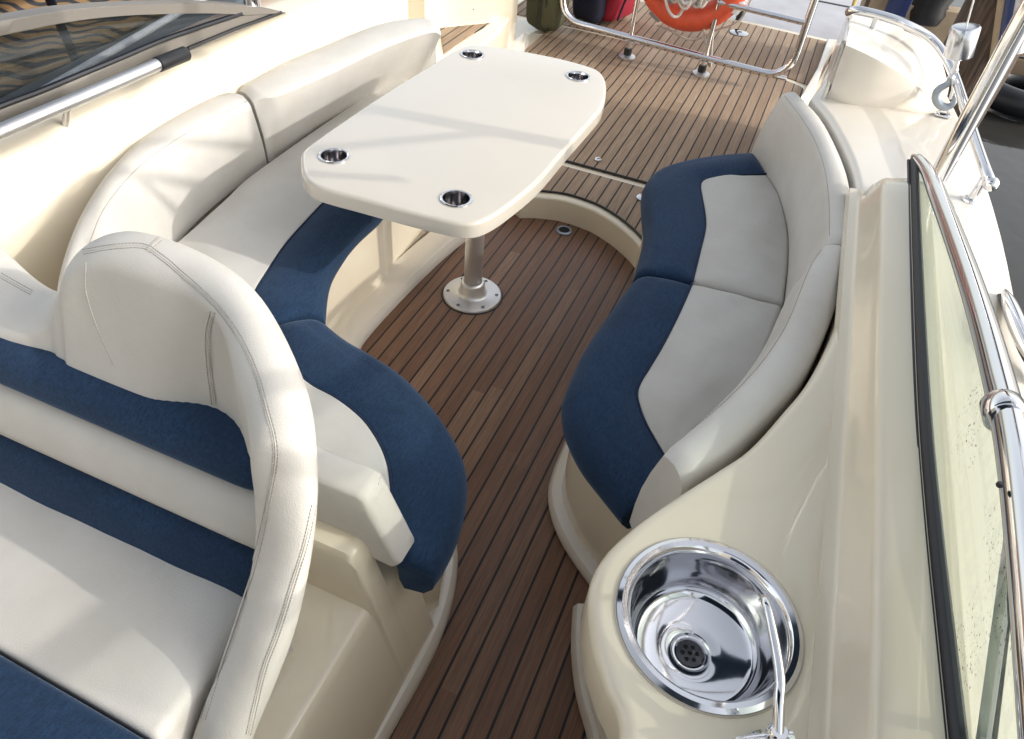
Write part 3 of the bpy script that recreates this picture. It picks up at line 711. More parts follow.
# short wedge-ended back pad behind the helm
R = []
ya = [0.648, 0.651, 0.661, 0.69, 0.712, 0.720, 0.722]
rr = [.010, .004, 0, 0, 0, .005, .012]
for y, q in zip(ya, rr):
    R.append([(x, y + dy, z) for x, dy, z in ((-.95, 0, .50), (-.95, 0, .63 - q), (-.62, 0, .635 - q), (-.50, 0, .637 - q), (-.484 - q * .3, 0, .630 - q), (-.474 - q, 0, .61 - q), (-.420 - q, -.004, .475), (-.412 - q, -.004, .455), (-.42 - q, -.004, .443), (-.50, 0, .440), (-.62, 0, .440))])
mb = MB(); mb.loft(R); pad = mb.build('backrest', VIN, lb, 50)
P = onto(bvh(pad), [tuple(p) for p in curve([(319, 446.5), (345, 455), (378, 467.5)], 30)], .0006)
P2 = onto(bvh(pad), [tuple(p) for p in curve([(383, 468), (378, 486), (377, 500)], 20)], .0006)
mb = MB()
for q in (P, P2):
    if len(q) > 4: stitches(q, .008, .0055, .0009).build('stitching', STEEL, pad)

# ================================================================== HELM SEAT on its console
con = thing('helm_console', 'cream stepped moulding under and behind the helm seat', 'console', (-.8, .3, 0))
px_ = lambda z: -.372 - .235 * z
def section(y, zt):
    x = px_(zt); return [(-2.0, y, 0), (px_(0), y, 0), (px_(zt - .02), y, zt - .02), (x - .006, y, zt - .006), (x - .02, y, zt), (-2.0, y, zt)]
R = [section(-.8, .335), section(.575, .335), section(.586, .34), section(.592, .38), section(.598, .48), section(.606, .494), section(.62, .498), section(.64, .498), section(.652, .49), section(.654, .33), section(.74, .33)]
mb = MB(); mb.loft(R); cbody = mb.build('moulding', GEL, con, 30)

hs = thing('helm_bench', 'large white double helm seat with a humped back and navy bands', 'helm seat', (-1.1, .3, .36))
# shell: plan path of the outer top edge, height, thickness and lean at each station
st = [(-2.10, .72, .95, .43), (-1.75, .72, 1.03, .43), (-1.55, .72, 1.05, .43), (-1.45, .72, 1.03, .43), (-1.35, .71, .965, .43), (-1.25, .69, .912, .43), (-1.17, .672, .892, .43), (-1.10, .668, .893, .43), (-1.04, .69, .955, .43), (-.985, .705, 1.022, .43), (-.91, .71, 1.065, .43), (-.83, .71, 1.075, .42),
      (-.74, .70, 1.075, .32), (-.65, .67, 1.075, .18), (-.56, .615, 1.065, .08), (-.475, .545, 1.05, .04), (-.42, .475, 1.025, .01), (-.402, .42, .945, .0), (-.405, .36, .825, 0), (-.415, .305, .74, 0), (-.43, .24, .645, 0), (-.44, .15, .52, 0), (-.45, .08, .42, 0)]
ST = cr([np.array(s_) for s_ in st], 5); N = len(ST); R = []
for i, s_ in enumerate(ST):
    a, b = ST[max(0, i - 1)], ST[min(N - 1, i + 1)]; t = (b - a)[:2]; t /= np.linalg.norm(t); nin = np.array([t[1], -t[0]])  # inward = towards the sitter
    zt, ln = s_[2], s_[3]; rz = .045 if ln < .3 else .024 + .021 * max(0, min(1, (zt - .90) / .09)); th = .084 + .015 * min(1, s_[3] / .3); zb = .33 + (min(.60, zt - .115) - .33) * max(0, min(1, (.14 - s_[3]) / .10))
    zo = max(zb, zt - .11 - .6 * max(0, s_[3]))
    h = max(zt - rz - zb, .01); ho = max(zt - rz - zo, .01)
    wg = max(0, min(1, (ln - .06) / .26))
    def oin(z): return wg * (s_[1] - (.408 + .45 * (z - .6))) + (1 - wg) * (th + ln * (zt - rz - z))
    th = max(.06, oin(zt - rz))
    ring = [(0.03, zo), (0.012, zo + .003), (0.003, zo + ho * .4), (0, zt - rz)]
    for k in range(1, 10):
        al = PI * k / 10; ring.append((th / 2 - th / 2 * math.cos(al), zt - rz + rz * math.sin(al)))
    for u in (0, .15, .35, .6, 1.0): ring.append((max(.05, oin(zt - rz - h * u)), zt - rz - h * u))
    R.append([(s_[0] + nin[0] * o, s_[1] + nin[1] * o, z) for o, z in ring])
mb = MB(); mb.loft(R); shell = mb.build('seat_shell', VIN, hs, 60)
T = bvh(shell)
for path, dbl in (([(83, 252), (112, 247), (143, 246), (160, 256), (178.6, 271), (220, 310), (250, 357.7), (268, 414), (275.8, 453), (268.5, 501), (254, 564), (234.6, 622.7), (218, 672), (203, 720)], 1),
                  ([(0, 275), (14, 283), (32, 293)], 1), ([(160, 239), (152, 246), (147, 252)], 1),
                  ([(213, 312), (208, 334), (209, 365), (214, 405)], 1), ([(86, 262), (86, 292), (98, 330), (113, 365)], 0),
                  ([(314, 505), (305, 545), (293, 584), (278, 632), (263.7, 671), (248, 735)], 1)):
    P = curve(path, 90); sb = MB()
    offs = (-2.3, 2.3) if dbl else (0,)
    for of in offs:
        Q = []
        for i, p in enumerate(P):
            t = P[min(i + 1, 89)] - P[max(i - 1, 0)]; t /= np.linalg.norm(t); Q.append((p[0] - t[1] * of, p[1] + t[0] * of))
        q = onto(T, Q, .0003)
        q = [q[k] for k in range(len(q)) if k == 0 or np.linalg.norm(q[k] - q[k - 1]) < .05]
        if len(q) > 5: stitches(q, .0055, .0038, .0007).build('stitching', THREAD, shell)
    q = onto(T, [tuple(p) for p in P], -.0004)
    if len(q) > 5:
        sb.tube(q, .0012, 6); sb.build('seam', VIN2, shell)
# bands across the back
def band(z0, z1, mat, yo, name, xr, tip):
    zc = (z0 + z1) / 2; R = []
    xs = list(np.linspace(-2.05, xr - .05, 20)) + [xr - .03, xr - .015, xr - .006, xr]
    for x in xs:
        e = max(0, (x - (xr - .05)) / .05); k = math.sqrt(max(0, 1 - e * e)) if tip else 1 - .06 * e
        ring = []
        for u in np.linspace(0, 1, 9):
            z = z0 + (z1 - z0) * (u if not tip else (u - .0) * (1 - (1 - k) * .12))
            bul = .024 * (1 - abs(2 * u - 1) ** 3.5) * max(.15, k); ring.append((x, .40 + .45 * (z - .6) - yo - bul, z))
        ring += [(x, .40 + .45 * (z1 - .6) + .05, z1 if not tip else z0 + (z1 - z0) * (1 - (1 - k) * .12)), (x, .40 + .45 * (z0 - .6) + .05, z0)]
        R.append(ring)
    m_ = MB(); m_.loft(R); return m_.build(name, mat, hs, 50)
band(.806, .870, NAVY, .0, 'back_band', -.545, True)
band(.706, .804, VIN, -.004, 'back_band', -.536, False)
band(.590, .704, NAVY, -.004, 'back_band', -.53, False)
# seat pads
P0 = [np.array(p) for p in ((-2.05, .174), (-1.2, .176), (-.85, .178), (-.56, .172), (-.525, .170))]; P1 = [np.array(p) for p in ((-2.05, .45), (-1.2, .45), (-.85, .45), (-.57, .45), (-.53, .45))]
ribbon(P0, P1, .38, .63, .012, .012, .010, 0, .02, n=40, wr=.004, seed=12).build('seat_cushion', VIN, hs)
P2 = [np.array(p) for p in ((-2.05, -.05), (-1.2, -.05), (-.85, -.045), (-.56, -.03), (-.51, -.02))]; P3 = [p - np.array([0, .004]) for p in P0]
ribbon(P2, P3, .38, .636, .07, .018, .012, .01, .02, n=40, wr=.002, seed=13).build('seat_bolster', NAVY, hs)

# ================================================================== LEFT COAMING, WINDSCREEN, HANDRAIL
lc = thing('cockpit_coaming', 'sunlit cream coaming wall behind the long bench below the handrail', 'coaming', (-1.76, 1.2, 0))
R = []
for y in list(np.linspace(-1.2, 2.3, 40)) + list(np.linspace(2.36, 2.95, 10)):
    k = min(1, max(0, (y - 2.2) / .6)); kz = .03 * k
    R.append([(-1.675, y, .30), (-1.675, y, .60), (-1.70, y, .64), (-1.745 - .03 * k, y, .772 - kz), (-1.752 - .03 * k, y, .784 - kz), (-1.764 - .03 * k, y, .79 - kz), (-1.80 - .03 * k, y, .795 - kz), (-1.90, y, .795 - kz), (-2.0, y, .775 - kz), (-2.01, y, .75 - kz), (-2.01, y, .3)])
mb = MB(); mb.loft(R); mb.build('moulding', GEL, lc, 50)
XW = -1.80
lw = thing('side_windscreen', 'grey framed side windscreen with smoked glass above the long bench', 'windscreen', (XW, 1.4, .80))
topo = [(-60, 26), (0, 17), (60, 7.5), (110, 3.5), (150, 2), (195, 1.5), (230, 3.5), (262, 7.5), (282, 11.5)]
topi = [(-60, 44), (0, 33), (60, 21), (110, 15), (150, 13), (190, 12), (215, 12.3), (241, 13.5)]
boti = [(-60, 130), (0, 106), (40, 91), (80, 74.5), (120, 58), (160, 41), (200, 27), (241, 13.5)]
boto = [(-60, 152), (0, 128), (40, 112), (80, 95), (120, 77), (160, 60), (220, 37), (282, 11.5)]
def strip(a, b, n, x0, dep, name, mat, parent, rnd=.006):
    A = [UX(p[0], p[1], x0) for p in curve([(q[0], q[1]) for q in a], n)]; B = [UX(p[0], p[1], x0) for p in curve([(q[0], q[1]) for q in b], n)]
    R = []
    for p, q in zip(A, B):
        w_ = q - p; L = np.linalg.norm(w_) + 1e-6; w_ = w_ / L; r_ = min(rnd, L * .3)
        ex = np.array([1, 0, 0.])
        R.append([p + w_ * r_ + ex * dep * .5, p + w_ * r_ * .3 + ex * (dep * .5 - r_ * .3), p + ex * (dep * .5 - r_), p - ex * dep * .5, q - ex * dep * .5, q + ex * (dep * .5 - r_), q - w_ * r_ * .3 + ex * (dep * .5 - r_ * .3), q - w_ * r_ + ex * dep * .5])
    m_ = MB(); m_.loft(R); return m_.build(name, mat, parent, 30)
strip(topo, topi, 60, XW, .05, 'top_frame', FRAME, lw)
strip(boti, boto, 60, XW, .036, 'bottom_frame', FRAME, lw)
A = [UX(p[0], p[1], XW + .020) for p in curve(boti, 50)]; mb = MB(); mb.tube(A, .0075, 8); mb.build('rubber_seal', BLUESEAL, lw)
A = [UX(p[0], p[1], XW + .012) for p in curve(topi, 50)]; mb = MB(); mb.tube(A, .0035, 8); mb.build('rubber_seal', RUBBER, lw)
A = [UX(p[0], p[1], XW) for p in curve(topi, 40)]; B = [UX(p[0], p[1], XW) for p in curve(boti, 40)]
go = mesh('glass', [tuple(p) for p in A + B], [(i, i + 1, 40 + i + 1, 40 + i) for i in range(39)], GLASSL, lw)
go.modifiers.new('thickness', 'SOLIDIFY').thickness = .005
mb = MB(); mb.tube([UX(188, 48.5, XW + .022), UX(235, 29, XW + .022), UX(281, 12.5, XW + .022)], .006, 8); mb.build('base_gasket', RUBBER, lw)

hr = thing('handrail', 'brushed aluminium handrail with a black rubber end beside the smoked windscreen', 'handrail', (-1.70, 1.2, .79))
XH = -1.715
HP = [UX(a, b, XH) for a, b in ((-80, 166), (0, 131.5), (60, 106), (110, 85), (160, 63.5))]
mb = MB(); mb.tube(cr(HP, 5), .0175, 20); hrt = mb.build('tube', ALU, hr)
E0, E1 = UX(157, 65, XH), UX(187, 53, XH); dd = (E1 - E0) / np.linalg.norm(E1 - E0)
mb = MB(); L = np.linalg.norm(E1 - E0); mb.tube([E0, E0 + dd * .004, E1 - dd * .008, E1 - dd * .002, E1], [.018, .0215, .0215, .018, .012], 20); mb.build('end_grip', RUBBER, hr)
for q in (-.2, .55):
    p = HP[0] + (HP[-1] - HP[0]) * max(.1, q); mb = MB(); mb.tube([p, p + np.array([-.05, 0, -.085])], .009, 10); mb.build('bracket', ALU, hr)

# ================================================================== AFT LEFT MOULDINGS AND STEP
am = thing('aft_step_moulding', 'cream moulded steps beyond the long bench with a small teak tread', 'boarding steps', (-1.7, 3.3, .1))
ZTR = .42
tr = [(-1.90, 2.82), (-1.50, 2.82), (-1.49, 3.10), (-1.47, 3.40), (-1.48, 3.62), (-1.52, 3.82), (-1.95, 3.74)]
lowb = slab(tr, ZD - .02, ZTR - .01, .02, seg=4).build('step_block', GEL, am)
mb = slab([tuple(UZ(a, b, ZTR)[:2]) for a, b in ((439, 27), (465, 24.5), (490, 22), (472, 33), (455, 44), (444, 52.5))], ZTR - .012, ZTR - .004, .001, seg=2)
mb.build('tread', TEAKG, am)
wl = [tuple(UZ(a, b, ZTR)[:2]) for a, b in ((425, 33), (438, 25), (465, 22), (493, 19.5))] + [(-1.58, 3.85), (-1.605, 4.05), (-1.625, 4.20), (-1.66, 4.26), (-2.5, 4.3), (-2.5, 3.2)]
slab(wl, ZD - .02, .82, .03, seg=4).build('bulwark', GEL, am)
mb = MB()
for a, b in ((430, 8), (474, 9)):
    p = UZ(a, b, .6); 
bt = bvh(bpy.data.objects['bulwark'])
for q in onto(bt, [(432, 8), (474, 9)], .0): mb.ball(q, .006, 10)
mb.build('screw', STEEL, am)
lowb2 = slab([(-1.64, 3.85), (-1.50, 3.80), (-1.53, 4.1), (-1.58, 4.32), (-1.64, 4.36)], ZD - .02, ZD + .035, .02).build('foot_moulding', GELW, am)

# ================================================================== STERN QUARTER (right)
sq = thing('quarter_moulding', 'white curved stern quarter moulding with a shaded inner face below the corner rail', 'stern moulding', (.35, 3.2, ZSD))
bot = [UZ(a, b, ZSD + .004) for a, b in ((828, 97), (845, 102), (868, 105.5), (900, 106.5), (922, 105.5), (938, 104))]
zt_ = [.965, .95, .92, .87, .815, .757]
tpx_ = [(846, 44), (862, 51), (885, 63), (908, 78), (924, 91), (940, 103)]
topq = [UZ(a, b, z) for (a, b), z in zip(tpx_, zt_)]
opx = [(850, 18.5), (868, 22), (900, 29), (926, 42), (941, 60), (949, 88)]
outq = [UZ(a, b, z) for (a, b), z in zip(opx, [.94, .935, .915, .875, .815, .757])]
n = 30; B_, T_, O_ = curve(bot, n), curve(topq, n), curve(outq, n); R = []
for b, t, o in zip(B_, T_, O_):
    md = (t + o) / 2 + np.array([0, 0, .008])
    R.append([b, t + (b - t) * .08, t + (b - t) * .02 + (o - t) * .01, t + (o - t) * .05 + np.array([0, 0, .002]), md, o + (t - o) * .06, o, o + np.array([.01, .02, -.03]), np.array([o[0], o[1], .3]), np.array([b[0], b[1], .3])])
mb = MB(); mb.loft(R); mb.build('moulding', GELW, sq, 40)
mb = MB(); mb.tube([UZ(823, 99, .745), UZ(834, 70, .85), UZ(844, 42, .965), UZ(849, 20, .94)], .007, 8); mb.build('edge_trim', STEEL, sq)
mb = slab([tuple(UZ(a, b, ZD)[:2]) for a, b in ((800, 100), (812, 99), (822, 70), (837, 44), (826, 43), (816, 72))], ZD - .02, ZD + .03, .008)
mb.build('kerb', GELW, sq)

# corner rail
rl = thing('stern_rail', 'polished steel corner rail curving over the white stern quarter', 'rail', (.5, 3.2, ZSD))
rp = [UZ(991, 184, .815), UZ(986, 172, .83), UZ(975, 140, .84), UZ(964, 105, .85), UZ(955, 78, .87), UZ(946, 58, .90), UZ(930, 38, .94), UZ(905, 24, .97), UZ(880, 15.5, .98), UZ(857, 10.5, .98), UZ(849, 12, .96)]
mb = MB(); mb.tube(cr(rp, 6), .0155, 18); mb.build('tube', CHROME, rl)
mb = MB(); mb.ball(rp[0], .021, 16); mb.build('end_cap', CHROME, rl)
pp = UZ(984, 179, .815); mb = MB(); mb.tube([pp, (pp[0] - .002, pp[1], ZSD)], [.011, .013], 14); mb.lathe([(.024, .0005), (.022, .006), (.014, .010)], (pp[0] - .002, pp[1], ZSD), 20); mb.build('stanchion', CHROME, rl)
for a, b, z in ((877, 17, .975),):
    p = UZ(a, b, z); mb = MB(); mb.tube([p, (p[0], p[1] - .01, ZSD + .05)], .010, 12); mb.build('stanchion', STEEL, rl)

# davit hook
yk = 2.93
hk = thing('lifting_hook', 'steel crane hook with a chrome weight on a wire above the side deck', 'hook', tuple(UZ(942, 116, ZSD)))
H0 = UZ(942, 116, ZSD + .002)
mb = MB(); mb.box(H0 + np.array([0, 0, .004]), (.052, .03, .008), bev=.003); mb.tube([H0 + np.array([math.cos(a) * .016, 0, .008 + .02 * math.sin(a)]) for a in np.linspace(0, PI, 10)], .005, 8); mb.build('deck_eye', CHROME, hk)
hkp = [(951, 78), (947, 84), (938, 90), (936, 98), (940, 105), (948, 107), (954, 102), (955, 95)]
P = cr([UY(a, b, H0[1] - .01) for a, b in hkp], 6); n = len(P)
mb = MB(); mb.tube(P, [.008 + .006 * math.sin(PI * min(1, i / n * 1.1)) for i in range(n)], 12); mb.build('hook', GALV, hk)
mb = MB(); mb.tube([UY(953, 79, H0[1] - .02), UY(953, 90, H0[1] - .02), UY(950, 99, H0[1] - .02)], .005, 8); mb.build('safety_latch', STEEL, hk)
mb = MB(); a0, a1 = UY(951, 78, H0[1]), UY(955, 70, H0[1]); mb.ball(a0, .013, 12); mb.ball(a1, .011, 12); mb.tube([a1, UY(958, 58, H0[1])], .008, 10); mb.build('swivel', STEEL, hk)
w0, w1 = UY(957.5, 57.5, H0[1]), UY(966.5, 25.5, H0[1]); d_ = (w1 - w0)
mb = MB(); mb.tube([w0, w0 + d_ * .02, w0 + d_ * .06, w0 + d_ * .94, w0 + d_ * .98, w1], [.034, .041, .044, .044, .041, .034], 28); mb.build('weight', STEELP, hk)
mb = MB(); mb.tube([w1, w1 + d_ * 6], .0028, 8); mb.build('wire', STEEL, hk)

# chrome fitting at the right edge
ch = thing('mooring_cleat', 'slim chrome fairlead lying along the outer edge of the white side deck', 'cleat', tuple(UZ(1014, 330, ZSD)))
cp = [UZ(1005, 292, ZSD + .012), UZ(1009, 303, ZSD + .02), UZ(1016, 322, ZSD + .03), UZ(1027, 348, ZSD + .032), UZ(1045, 380, ZSD + .02)]
mb = MB(); P = cr(cp, 5); mb.tube(P, [.006 + .013 * math.sin(PI * (i + 1) / (len(P) + 1)) for i in range(len(P))], 16); mb.build('body', CHROME, ch)
mb = MB(); mb.tube([p + np.array([0, 0, -.012]) for p in P], .012, 10, sq=(1, .5)); mb.build('base', RUBBER, ch)

# ================================================================== AFT GUARD RAIL, LIFE RING, ROPE
YR = 4.43
gr_ = thing('guard_rail', 'stainless steel guard rail with rounded corners standing across the aft deck', 'guard rail', (-.72, YR, ZD))
zb_ = .222; x0, x1, zt2 = -1.43, -.035, .92; rc = .13
pts = [(x0, YR, zb_ + rc + .03)] + [(x0 + rc - rc * math.cos(a), YR, zb_ + .02 + rc - rc * math.sin(a)) for a in np.linspace(.2, PI / 2, 8)] + [(-1.0, YR, zb_ + .008), (-.52, YR, zb_ - .01)] + [(x1 - rc + rc * math.sin(a), YR, zb_ - .02 + rc - rc * math.cos(a)) for a in np.linspace(0, PI / 2, 10)] + [(x1, YR, .5), (x1, YR, zt2 - rc)] + [(x1 - rc + rc * math.cos(a), YR, zt2 - rc + rc * math.sin(a)) for a in np.linspace(.1, PI / 2, 8)] + [(x0 + rc, YR, zt2)] + [(x0 + rc - rc * math.sin(a), YR, zt2 - rc + rc * math.cos(a)) for a in np.linspace(.1, PI / 2, 8)]
mb = MB(); mb.tube(resample(pts + [pts[0]], 160)[:-1], .0205, 16, closed=True); mb.build('hoop', CHROME, gr_)
for px, py in ((626, 57.5), (701.5, 72.5)):
    p = UZ(px, py, ZD); mb = MB(); mb.tube([(p[0], YR, ZD + .03), (p[0], YR, .92)], .0135, 14); po = mb.build('post', CHROME, gr_)
    mb = MB(); mb.lathe([(.050, -.005), (.050, .004), (.03, .010), (.022, .012)], (p[0], YR, ZD), 26); mb.build('foot_plate', STEEL, po)
    mb = MB(); mb.lathe([(.024, .011), (.024, .045), (.018, .05)], (p[0], YR, ZD), 20); mb.build('foot_collar', RUBBER, po)
mb = MB(); mb.tube([(-.53, YR, .515), (x1, YR, .50)], .0155, 12); mb.build('crossbar', CHROME, gr_)

CX, CZ, YL = -.70, .635, 4.50
lr = thing('life_ring', 'orange life ring hung on the guard rail', 'life ring', (CX, YL, CZ - .34))
def ringpt(a, R_): return np.array([CX + R_ * math.cos(a), YL, CZ + R_ * math.sin(a)])
mb = MB(); mb.tube([ringpt(a, .255) for a in np.linspace(0, 2 * PI, 72, endpoint=False)], .078, 20, closed=True, sq=(.9, 1.1)); mb.build('ring', ORANGE, lr)
for a0, m_ in ((-2.12, GREYTAPE), (-.45, WHITETAPE), (1.1, GREYTAPE), (2.6, WHITETAPE)):
    mb = MB(); mb.tube([ringpt(a, .255) for a in np.linspace(a0 - .12, a0 + .12, 7)], .0800, 20, sq=(.9, 1.1)); mb.build('band', m_, lr)
mb = MB(); mb.tube([ringpt(a, .255 + .105 + .012 * math.sin((a) * 8)) for a in np.linspace(-2.0, 1.0, 60)], .006, 8)
mb.tube(cr([(-.57, YL - .06, .36), (-.53, YL - .02, .24), (-.50, YL, .16), (-.485, YL, .15), (-.50, YL - .02, .24), (-.515, YL - .05, .36)], 6), .006, 8); mb.build('grab_line', ROPE, lr)
rg = thing('rope_coil', 'bundle of white rope looped over the orange life ring', 'rope', (CX - .02, YL - .1, .45))
rnd = random.Random(9); mb = MB()
for k in range(34):
    cx = CX - .20 + .30 * (k / 33) + rnd.uniform(-.02, .02); yy = YL - .105 - rnd.uniform(0, .04)
    hh = .10 + rnd.uniform(-.02, .04); ww = .03 + rnd.uniform(0, .03); zc = .615 + rnd.uniform(-.015, .05); til = rnd.uniform(-.4, .4)
    if k in (16,): hh = .15; zc = .555; til = -.3
    P = []
    for a in np.linspace(0, 2 * PI, 26, endpoint=False):
        x, z = ww * math.cos(a), hh * math.sin(a); P.append((cx + x * math.cos(til) + z * math.sin(til), yy + .015 * math.sin(a * 2 + k), zc - x * math.sin(til) + z * math.cos(til)))
    mb.tube(P, .0085, 8, closed=True)
mb.build('rope_loops', ROPE, rg)

# deck fittings
def fitting(name, px, py, z, r, label, cat, mat=CHROME, hole=True, grp=None):
    p = UZ(px, py, z); t = thing(name, label, cat, tuple(p), grp)
    mb = MB(); mb.lathe([(r, .0005), (r, .004), (r * .85, .008), (r * .3, .009), (r * .28, .004)], tuple(p), 26); mb.build('flange', mat, t)
    mb = MB(); mb.lathe([(r * .27, .0055), (.001, .0055)], tuple(p), 14, cap=False); mb.build('recess', DARK, t)
    return t
fitting('deck_fitting', 598, 160, ZD - .004, .018, 'small polished deck plug in the teak beside the cream step line near the table', 'deck fitting')
fitting('deck_fitting', 739, 33, ZD - .004, .062, 'round steel deck socket in the far teak platform behind the guard rail', 'deck fitting')
p = UZ(646, 197, ZD - .004); 
fitting('deck_fitting', 644, 198, ZD - .004, .034, 'steel deck plate half hidden under the navy edge of the sink side bench', 'deck fitting')
p = UZ(564, 231, 0.0); dt = thing('floor_drain', 'black round drain at the foot of the curved step riser', 'drain', tuple(p))
mb = MB(); mb.lathe([(.036, .0005), (.036, .006), (.028, .009), (.024, .007)], tuple(p), 26, cap=False); mb.build('flange', GALV, dt)
mb = MB(); mb.lathe([(.0245, .0065), (.018, .003), (.001, .003)], tuple(p), 20, cap=False); mb.build('grate', DARK, dt)
hg = thing('hatch_hinge', 'flat steel hinge on the join between aft deck and platform under the guard rail corner', 'hinge', tuple(UZ(775, 75, ZD)))
a_, b_ = UZ(761, 72.5, ZD), UZ(786, 77.5, ZD); c_ = (a_ + b_) / 2
mb = MB(); mb.box((c_[0], c_[1], ZD - .001), (.16, .05, .008), bev=.003); mb.build('leaf', STEEL, hg); mb = MB(); mb.tube([(c_[0] - .08, c_[1], ZD + .004), (c_[0] + .08, c_[1], ZD + .004)], .006, 10); mb.build('pin', STEEL, hg)

# ================================================================== BAGS
def softbox(c, d, puff, mat, name, parent, seed=0, rz=0.0, zfun=None):
    b = bmesh.new(); bmesh.ops.create_cube(b, size=2); bmesh.ops.subdivide_edges(b, edges=b.edges[:], cuts=9, use_grid_fill=True)
    rn = random.Random(seed); ph = [rn.uniform(0, 6) for _ in range(9)]
    for v in b.verts:
        x, y, z = v.co; q = np.array([x, y, z]); p4 = (abs(x) ** 5 + abs(y) ** 5 + abs(z) ** 5) ** .2
        q = q / p4 * (1 + puff * ((1 - x * x) * (1 - z * z) + (1 - y * y) * (1 - z * z)))
        q += .025 * np.array([math.sin(5 * z + ph[0] + 3 * y), math.sin(6 * z + ph[1] + 2 * x), math.sin(5 * x + ph[2])])
        q = q * np.array(d) / 2
        if zfun: q = zfun(q)
        cs, sn = math.cos(rz), math.sin(rz); v.co = Vector((c[0] + q[0] * cs - q[1] * sn, c[1] + q[0] * sn + q[1] * cs, c[2] + q[2]))
    b.verts.index_update(); m_ = MB(); m_.add([tuple(v.co) for v in b.verts], [tuple(v.index for v in f.verts) for f in b.faces]); b.free()
    return m_.build(name, mat, parent, 60)
pg = UZ(541, 36, ZD)
bx, by = -1.575, 4.585
b1_ = thing('backpack', 'olive green canvas backpack standing on the teak beside the cream moulding', 'backpack', (bx, by, ZD))
body = softbox((bx, by, ZD + .25), (.23, .20, .50), .06, GREENC, 'body', b1_, 1, -.15)
softbox((bx + .07, by - .115, ZD + .16), (.12, .07, .24), .1, GREENC, 'pocket', b1_, 2, -.15)
mb = MB()
for xx in (.0, .045): mb.tube([(bx + xx, by - .135, ZD + .03), (bx + xx, by - .15, ZD + .2), (bx + xx, by - .13, ZD + .45)], .010, 8, sq=(1, .3))
mb.build('strap', GREENS, b1_)
b2_ = thing('holdall', 'dark navy bag between the green backpack and the red bag', 'bag', (-1.34, 4.80, ZD))
softbox((-1.37, 4.92, ZD + .22), (.22, .30, .42), .05, BLUEC, 'body', b2_, 3, -.1)
mb = MB(); mb.tube(cr([(-1.42, 4.66, ZD + .40), (-1.40, 4.62, ZD + .3), (-1.38, 4.64, ZD + .2)], 6), .012, 8, sq=(1, .4)); mb.build('handle', GREENS, b2_)
b3_ = thing('sail_bag', 'bright red padded bag leaning against the navy bag', 'bag', (-1.22, 4.92, ZD))
def lean(q): return q + np.array([.22 * (q[2] + .2), 0, 0])
softbox((-1.24, 5.02, ZD + .22), (.16, .34, .42), .06, REDC, 'body', b3_, 5, -.25, lean)
mb = MB(); mb.tube(cr([(-1.18, 4.86, ZD + .05), (-1.14, 4.84, ZD + .2), (-1.08, 4.85, ZD + .4)], 6), .007, 8); mb.build('zip', BLUEC, b3_)

# ================================================================== BACKGROUND
def pile(name, px, py, y, r, z0, z1, label, mat, leanx=0.0, grp=None):
    p = UY(px, py, y); t = MB(); R = []
    rn = random.Random(int(px)); zs = np.linspace(z0, z1, 16)
    for z in zs:
        R.append([(p[0] + leanx * (z - p[2]) + (r * (1 + .05 * math.sin(5 * a + z * 3) + .03 * rn.random())) * math.cos(a), y + r * math.sin(a), z) for a in np.linspace(0, 2 * PI, 18, endpoint=False)])
    t.loft(R); return tag(t.build(name, mat), label, 'mooring post', grp)
pile('mooring_post', 975, 60, 5.2, .20, -1.2, 3.0, 'thick rough brown timber mooring post close beside the stern quarter', PILE, .0)
dk_ = thing('jetty', 'weathered timber jetty beyond the stern quarter', 'jetty', (1.2, 7.6, -.3))
def plank(a, b, w_, h_, name, mat):
    a, b = np.array(a, float), np.array(b, float); d_ = b - a; L = np.linalg.norm(d_); an = math.atan2(d_[1], d_[0]); m_ = MB()
    m_.box((a + b) / 2, (L, w_, h_), Matrix.Rotation(an, 3, 'Z'), .008); return m_.build(name, mat, dk_)
y_ = 6.9
pA, pB = UY(872, 14, y_), UY(1010, 42, y_)
plank((pA[0] - .1, y_, pA[2]), (pB[0] + .4, y_ + .25, pA[2]), .16, .24, 'beam', WOODP)
plank((pA[0] - .1, y_ - .05, pA[2] - .2), (pB[0] + .4, y_ + .2, pA[2] - .2), .08, .12, 'beam', WOODG)
for k, (px, mt, wd) in enumerate(((866, WOODG, .10), (878, WOODP, .20), (893, HULLB, .16))):
    p = UY(px, 18, y_ - .15 - .06 * k); m_ = MB(); m_.box((p[0], p[1], -.2), (wd, .08, 2.2), bev=.006); m_.build('upright', mt, dk_)
p = UY(930, 0, 7.0); m_ = MB(); 
bd = thing('mooring_bollard', 'black tyre wrapped bollard standing on the timber jetty', 'bollard', (p[0], 7.0, -.2))
m_.lathe([(.15, -.5), (.17, -.42), (.15, -.36), (.18, -.28), (.16, -.22), (.18, -.12), (.15, -.05), (.17, .05), (.17, .5), (.10, .55)], (p[0], 7.0, p[2] + .35), 26); m_.build('tyre_stack', RUBBER, bd)
nb = thing('marker_post', 'white and blue striped post leaning beyond the brown timber post', 'post', tuple(UY(1000, 60, 5.0)))
for a_, b_, r_, m_, nm in (((1008, -40), (993, 62), .022, WOODP, 'edge_strip'), ((1017, -40), (1001, 58), .034, HULLB, 'blue_stripe'), ((1032, -40), (1014, 52), .052, HULLW, 'white_body')):
    p, q = UY(*a_, 5.0), UY(*b_, 5.0); k_ = MB(); k_.tube([p + (p - q) * 1.0, q], r_, 14); k_.build(nm, m_, nb)
ty = thing('tyre_fender', 'black tyre fender floating at the dark waterline beyond the steel hoop', 'fender', tuple(UZ(1022, 92, -.7)))
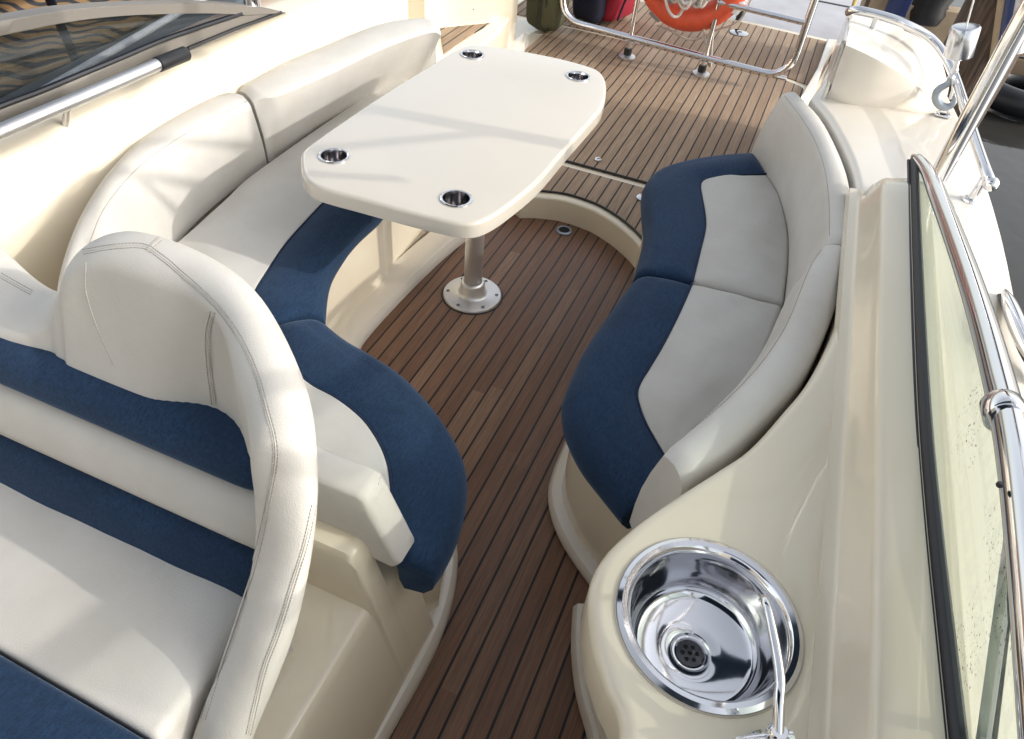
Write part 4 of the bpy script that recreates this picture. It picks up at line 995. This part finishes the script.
c_ = UZ(1024, 92, -.62); k_ = MB(); k_.tube([c_ + np.array([.34 * math.cos(a), .34 * math.sin(a), 0]) for a in np.linspace(0, 2 * PI, 40, endpoint=False)], .11, 14, closed=True); k_.build('tyre', RUBBER, ty)
rp_ = MB(); a, b = UY(858, -8, 6.3), UY(834, 62, 6.0); rp_.tube([a + (a - b) * 1.5, b], .014, 8); tag(rp_.build('mooring_line', YEL), 'yellow mooring line running up from the platform corner', 'rope')
tb_ = MB(); c0 = UZ(738, 18, ZD); tb_.tube([(c0[0], 5.58, -.3), (c0[0] + .02, 5.60, 1.2)], .022, 10); tag(tb_.build('boarding_ladder', BLUESEAL), 'dark upright of the boarding ladder at the edge of the platform', 'ladder')

pn = thing('floating_pontoon', 'pale grey floating pontoon lying beyond the teak platform', 'pontoon', (-1.0, 8.0, -.75))
m_ = MB(); m_.box((-1.0, 8.1, -.55), (4.2, 3.6, .4), bev=.03); m_.build('deck', plain('pale_grey_deck', (.40, .40, .43), .5, 3), pn)
for yy in (7.0, 8.2, 9.2):
    m_ = MB(); m_.box((-1.0, yy, -.348), (4.1, .03, .008)); m_.build('joint', RUBBER, pn)

# neighbour boat seen through the smoked glass on the left
nl = thing('neighbour_boat', 'neighbouring boat seen through the smoked glass with a leaf patterned brown cushion', 'boat', (-2.9, 2.0, 0))
m_ = MB(); m_.box((-2.95, 2.6, .16), (.14, 4.6, 1.0), bev=.02); m_.build('patterned_cushion', FERN, nl)
def beam(a, b, w_, h_, name, mat):
    d_ = b - a; L = np.linalg.norm(d_); m_ = MB(); c_ = (a + b) / 2
    m_.box((c_[0], c_[1], c_[2] - h_ / 2), (L, w_, h_), Matrix.Rotation(math.atan2(d_[1], d_[0]), 3, 'Z'), .02); return m_.build(name, mat, nl)
ga, gb = UZ(-40, 135, .55), UZ(190, 14, .55); beam(ga + (ga - gb) * .1, gb + (gb - ga) * .6, .20, .30, 'gunwale', plain('blue_grey_paint', (.10, .14, .17), .3))
A0, A1 = UZ(40, 93, .62), UZ(190, 6, .62); m_ = MB(); m_.tube([A0 + (A0 - A1) * .4, A1 + (A1 - A0) * .5], .014, 12); m_.build('handrail', HULLW, nl)
A0, A1 = UX(56, 14, -2.6), UX(78, 66, -2.6); m_ = MB(); m_.tube([A0 + (A0 - A1) * .6, A1 + (A1 - A0) * .3], .024, 8, sq=(1, .5)); m_.build('upright', BLUESEAL, nl)
m_ = MB(); m_.box((-3.0, 2.6, .86), (.2, 4.6, .36), bev=.04); m_.build('cabin_trim', plain('rust_brown', (.16, .05, .025), .6), nl)

for o in list(S.objects):
    if o.type == 'MESH' and o.parent is None and 'label' not in o and 'kind' not in o: print('UNTAGGED', o.name)
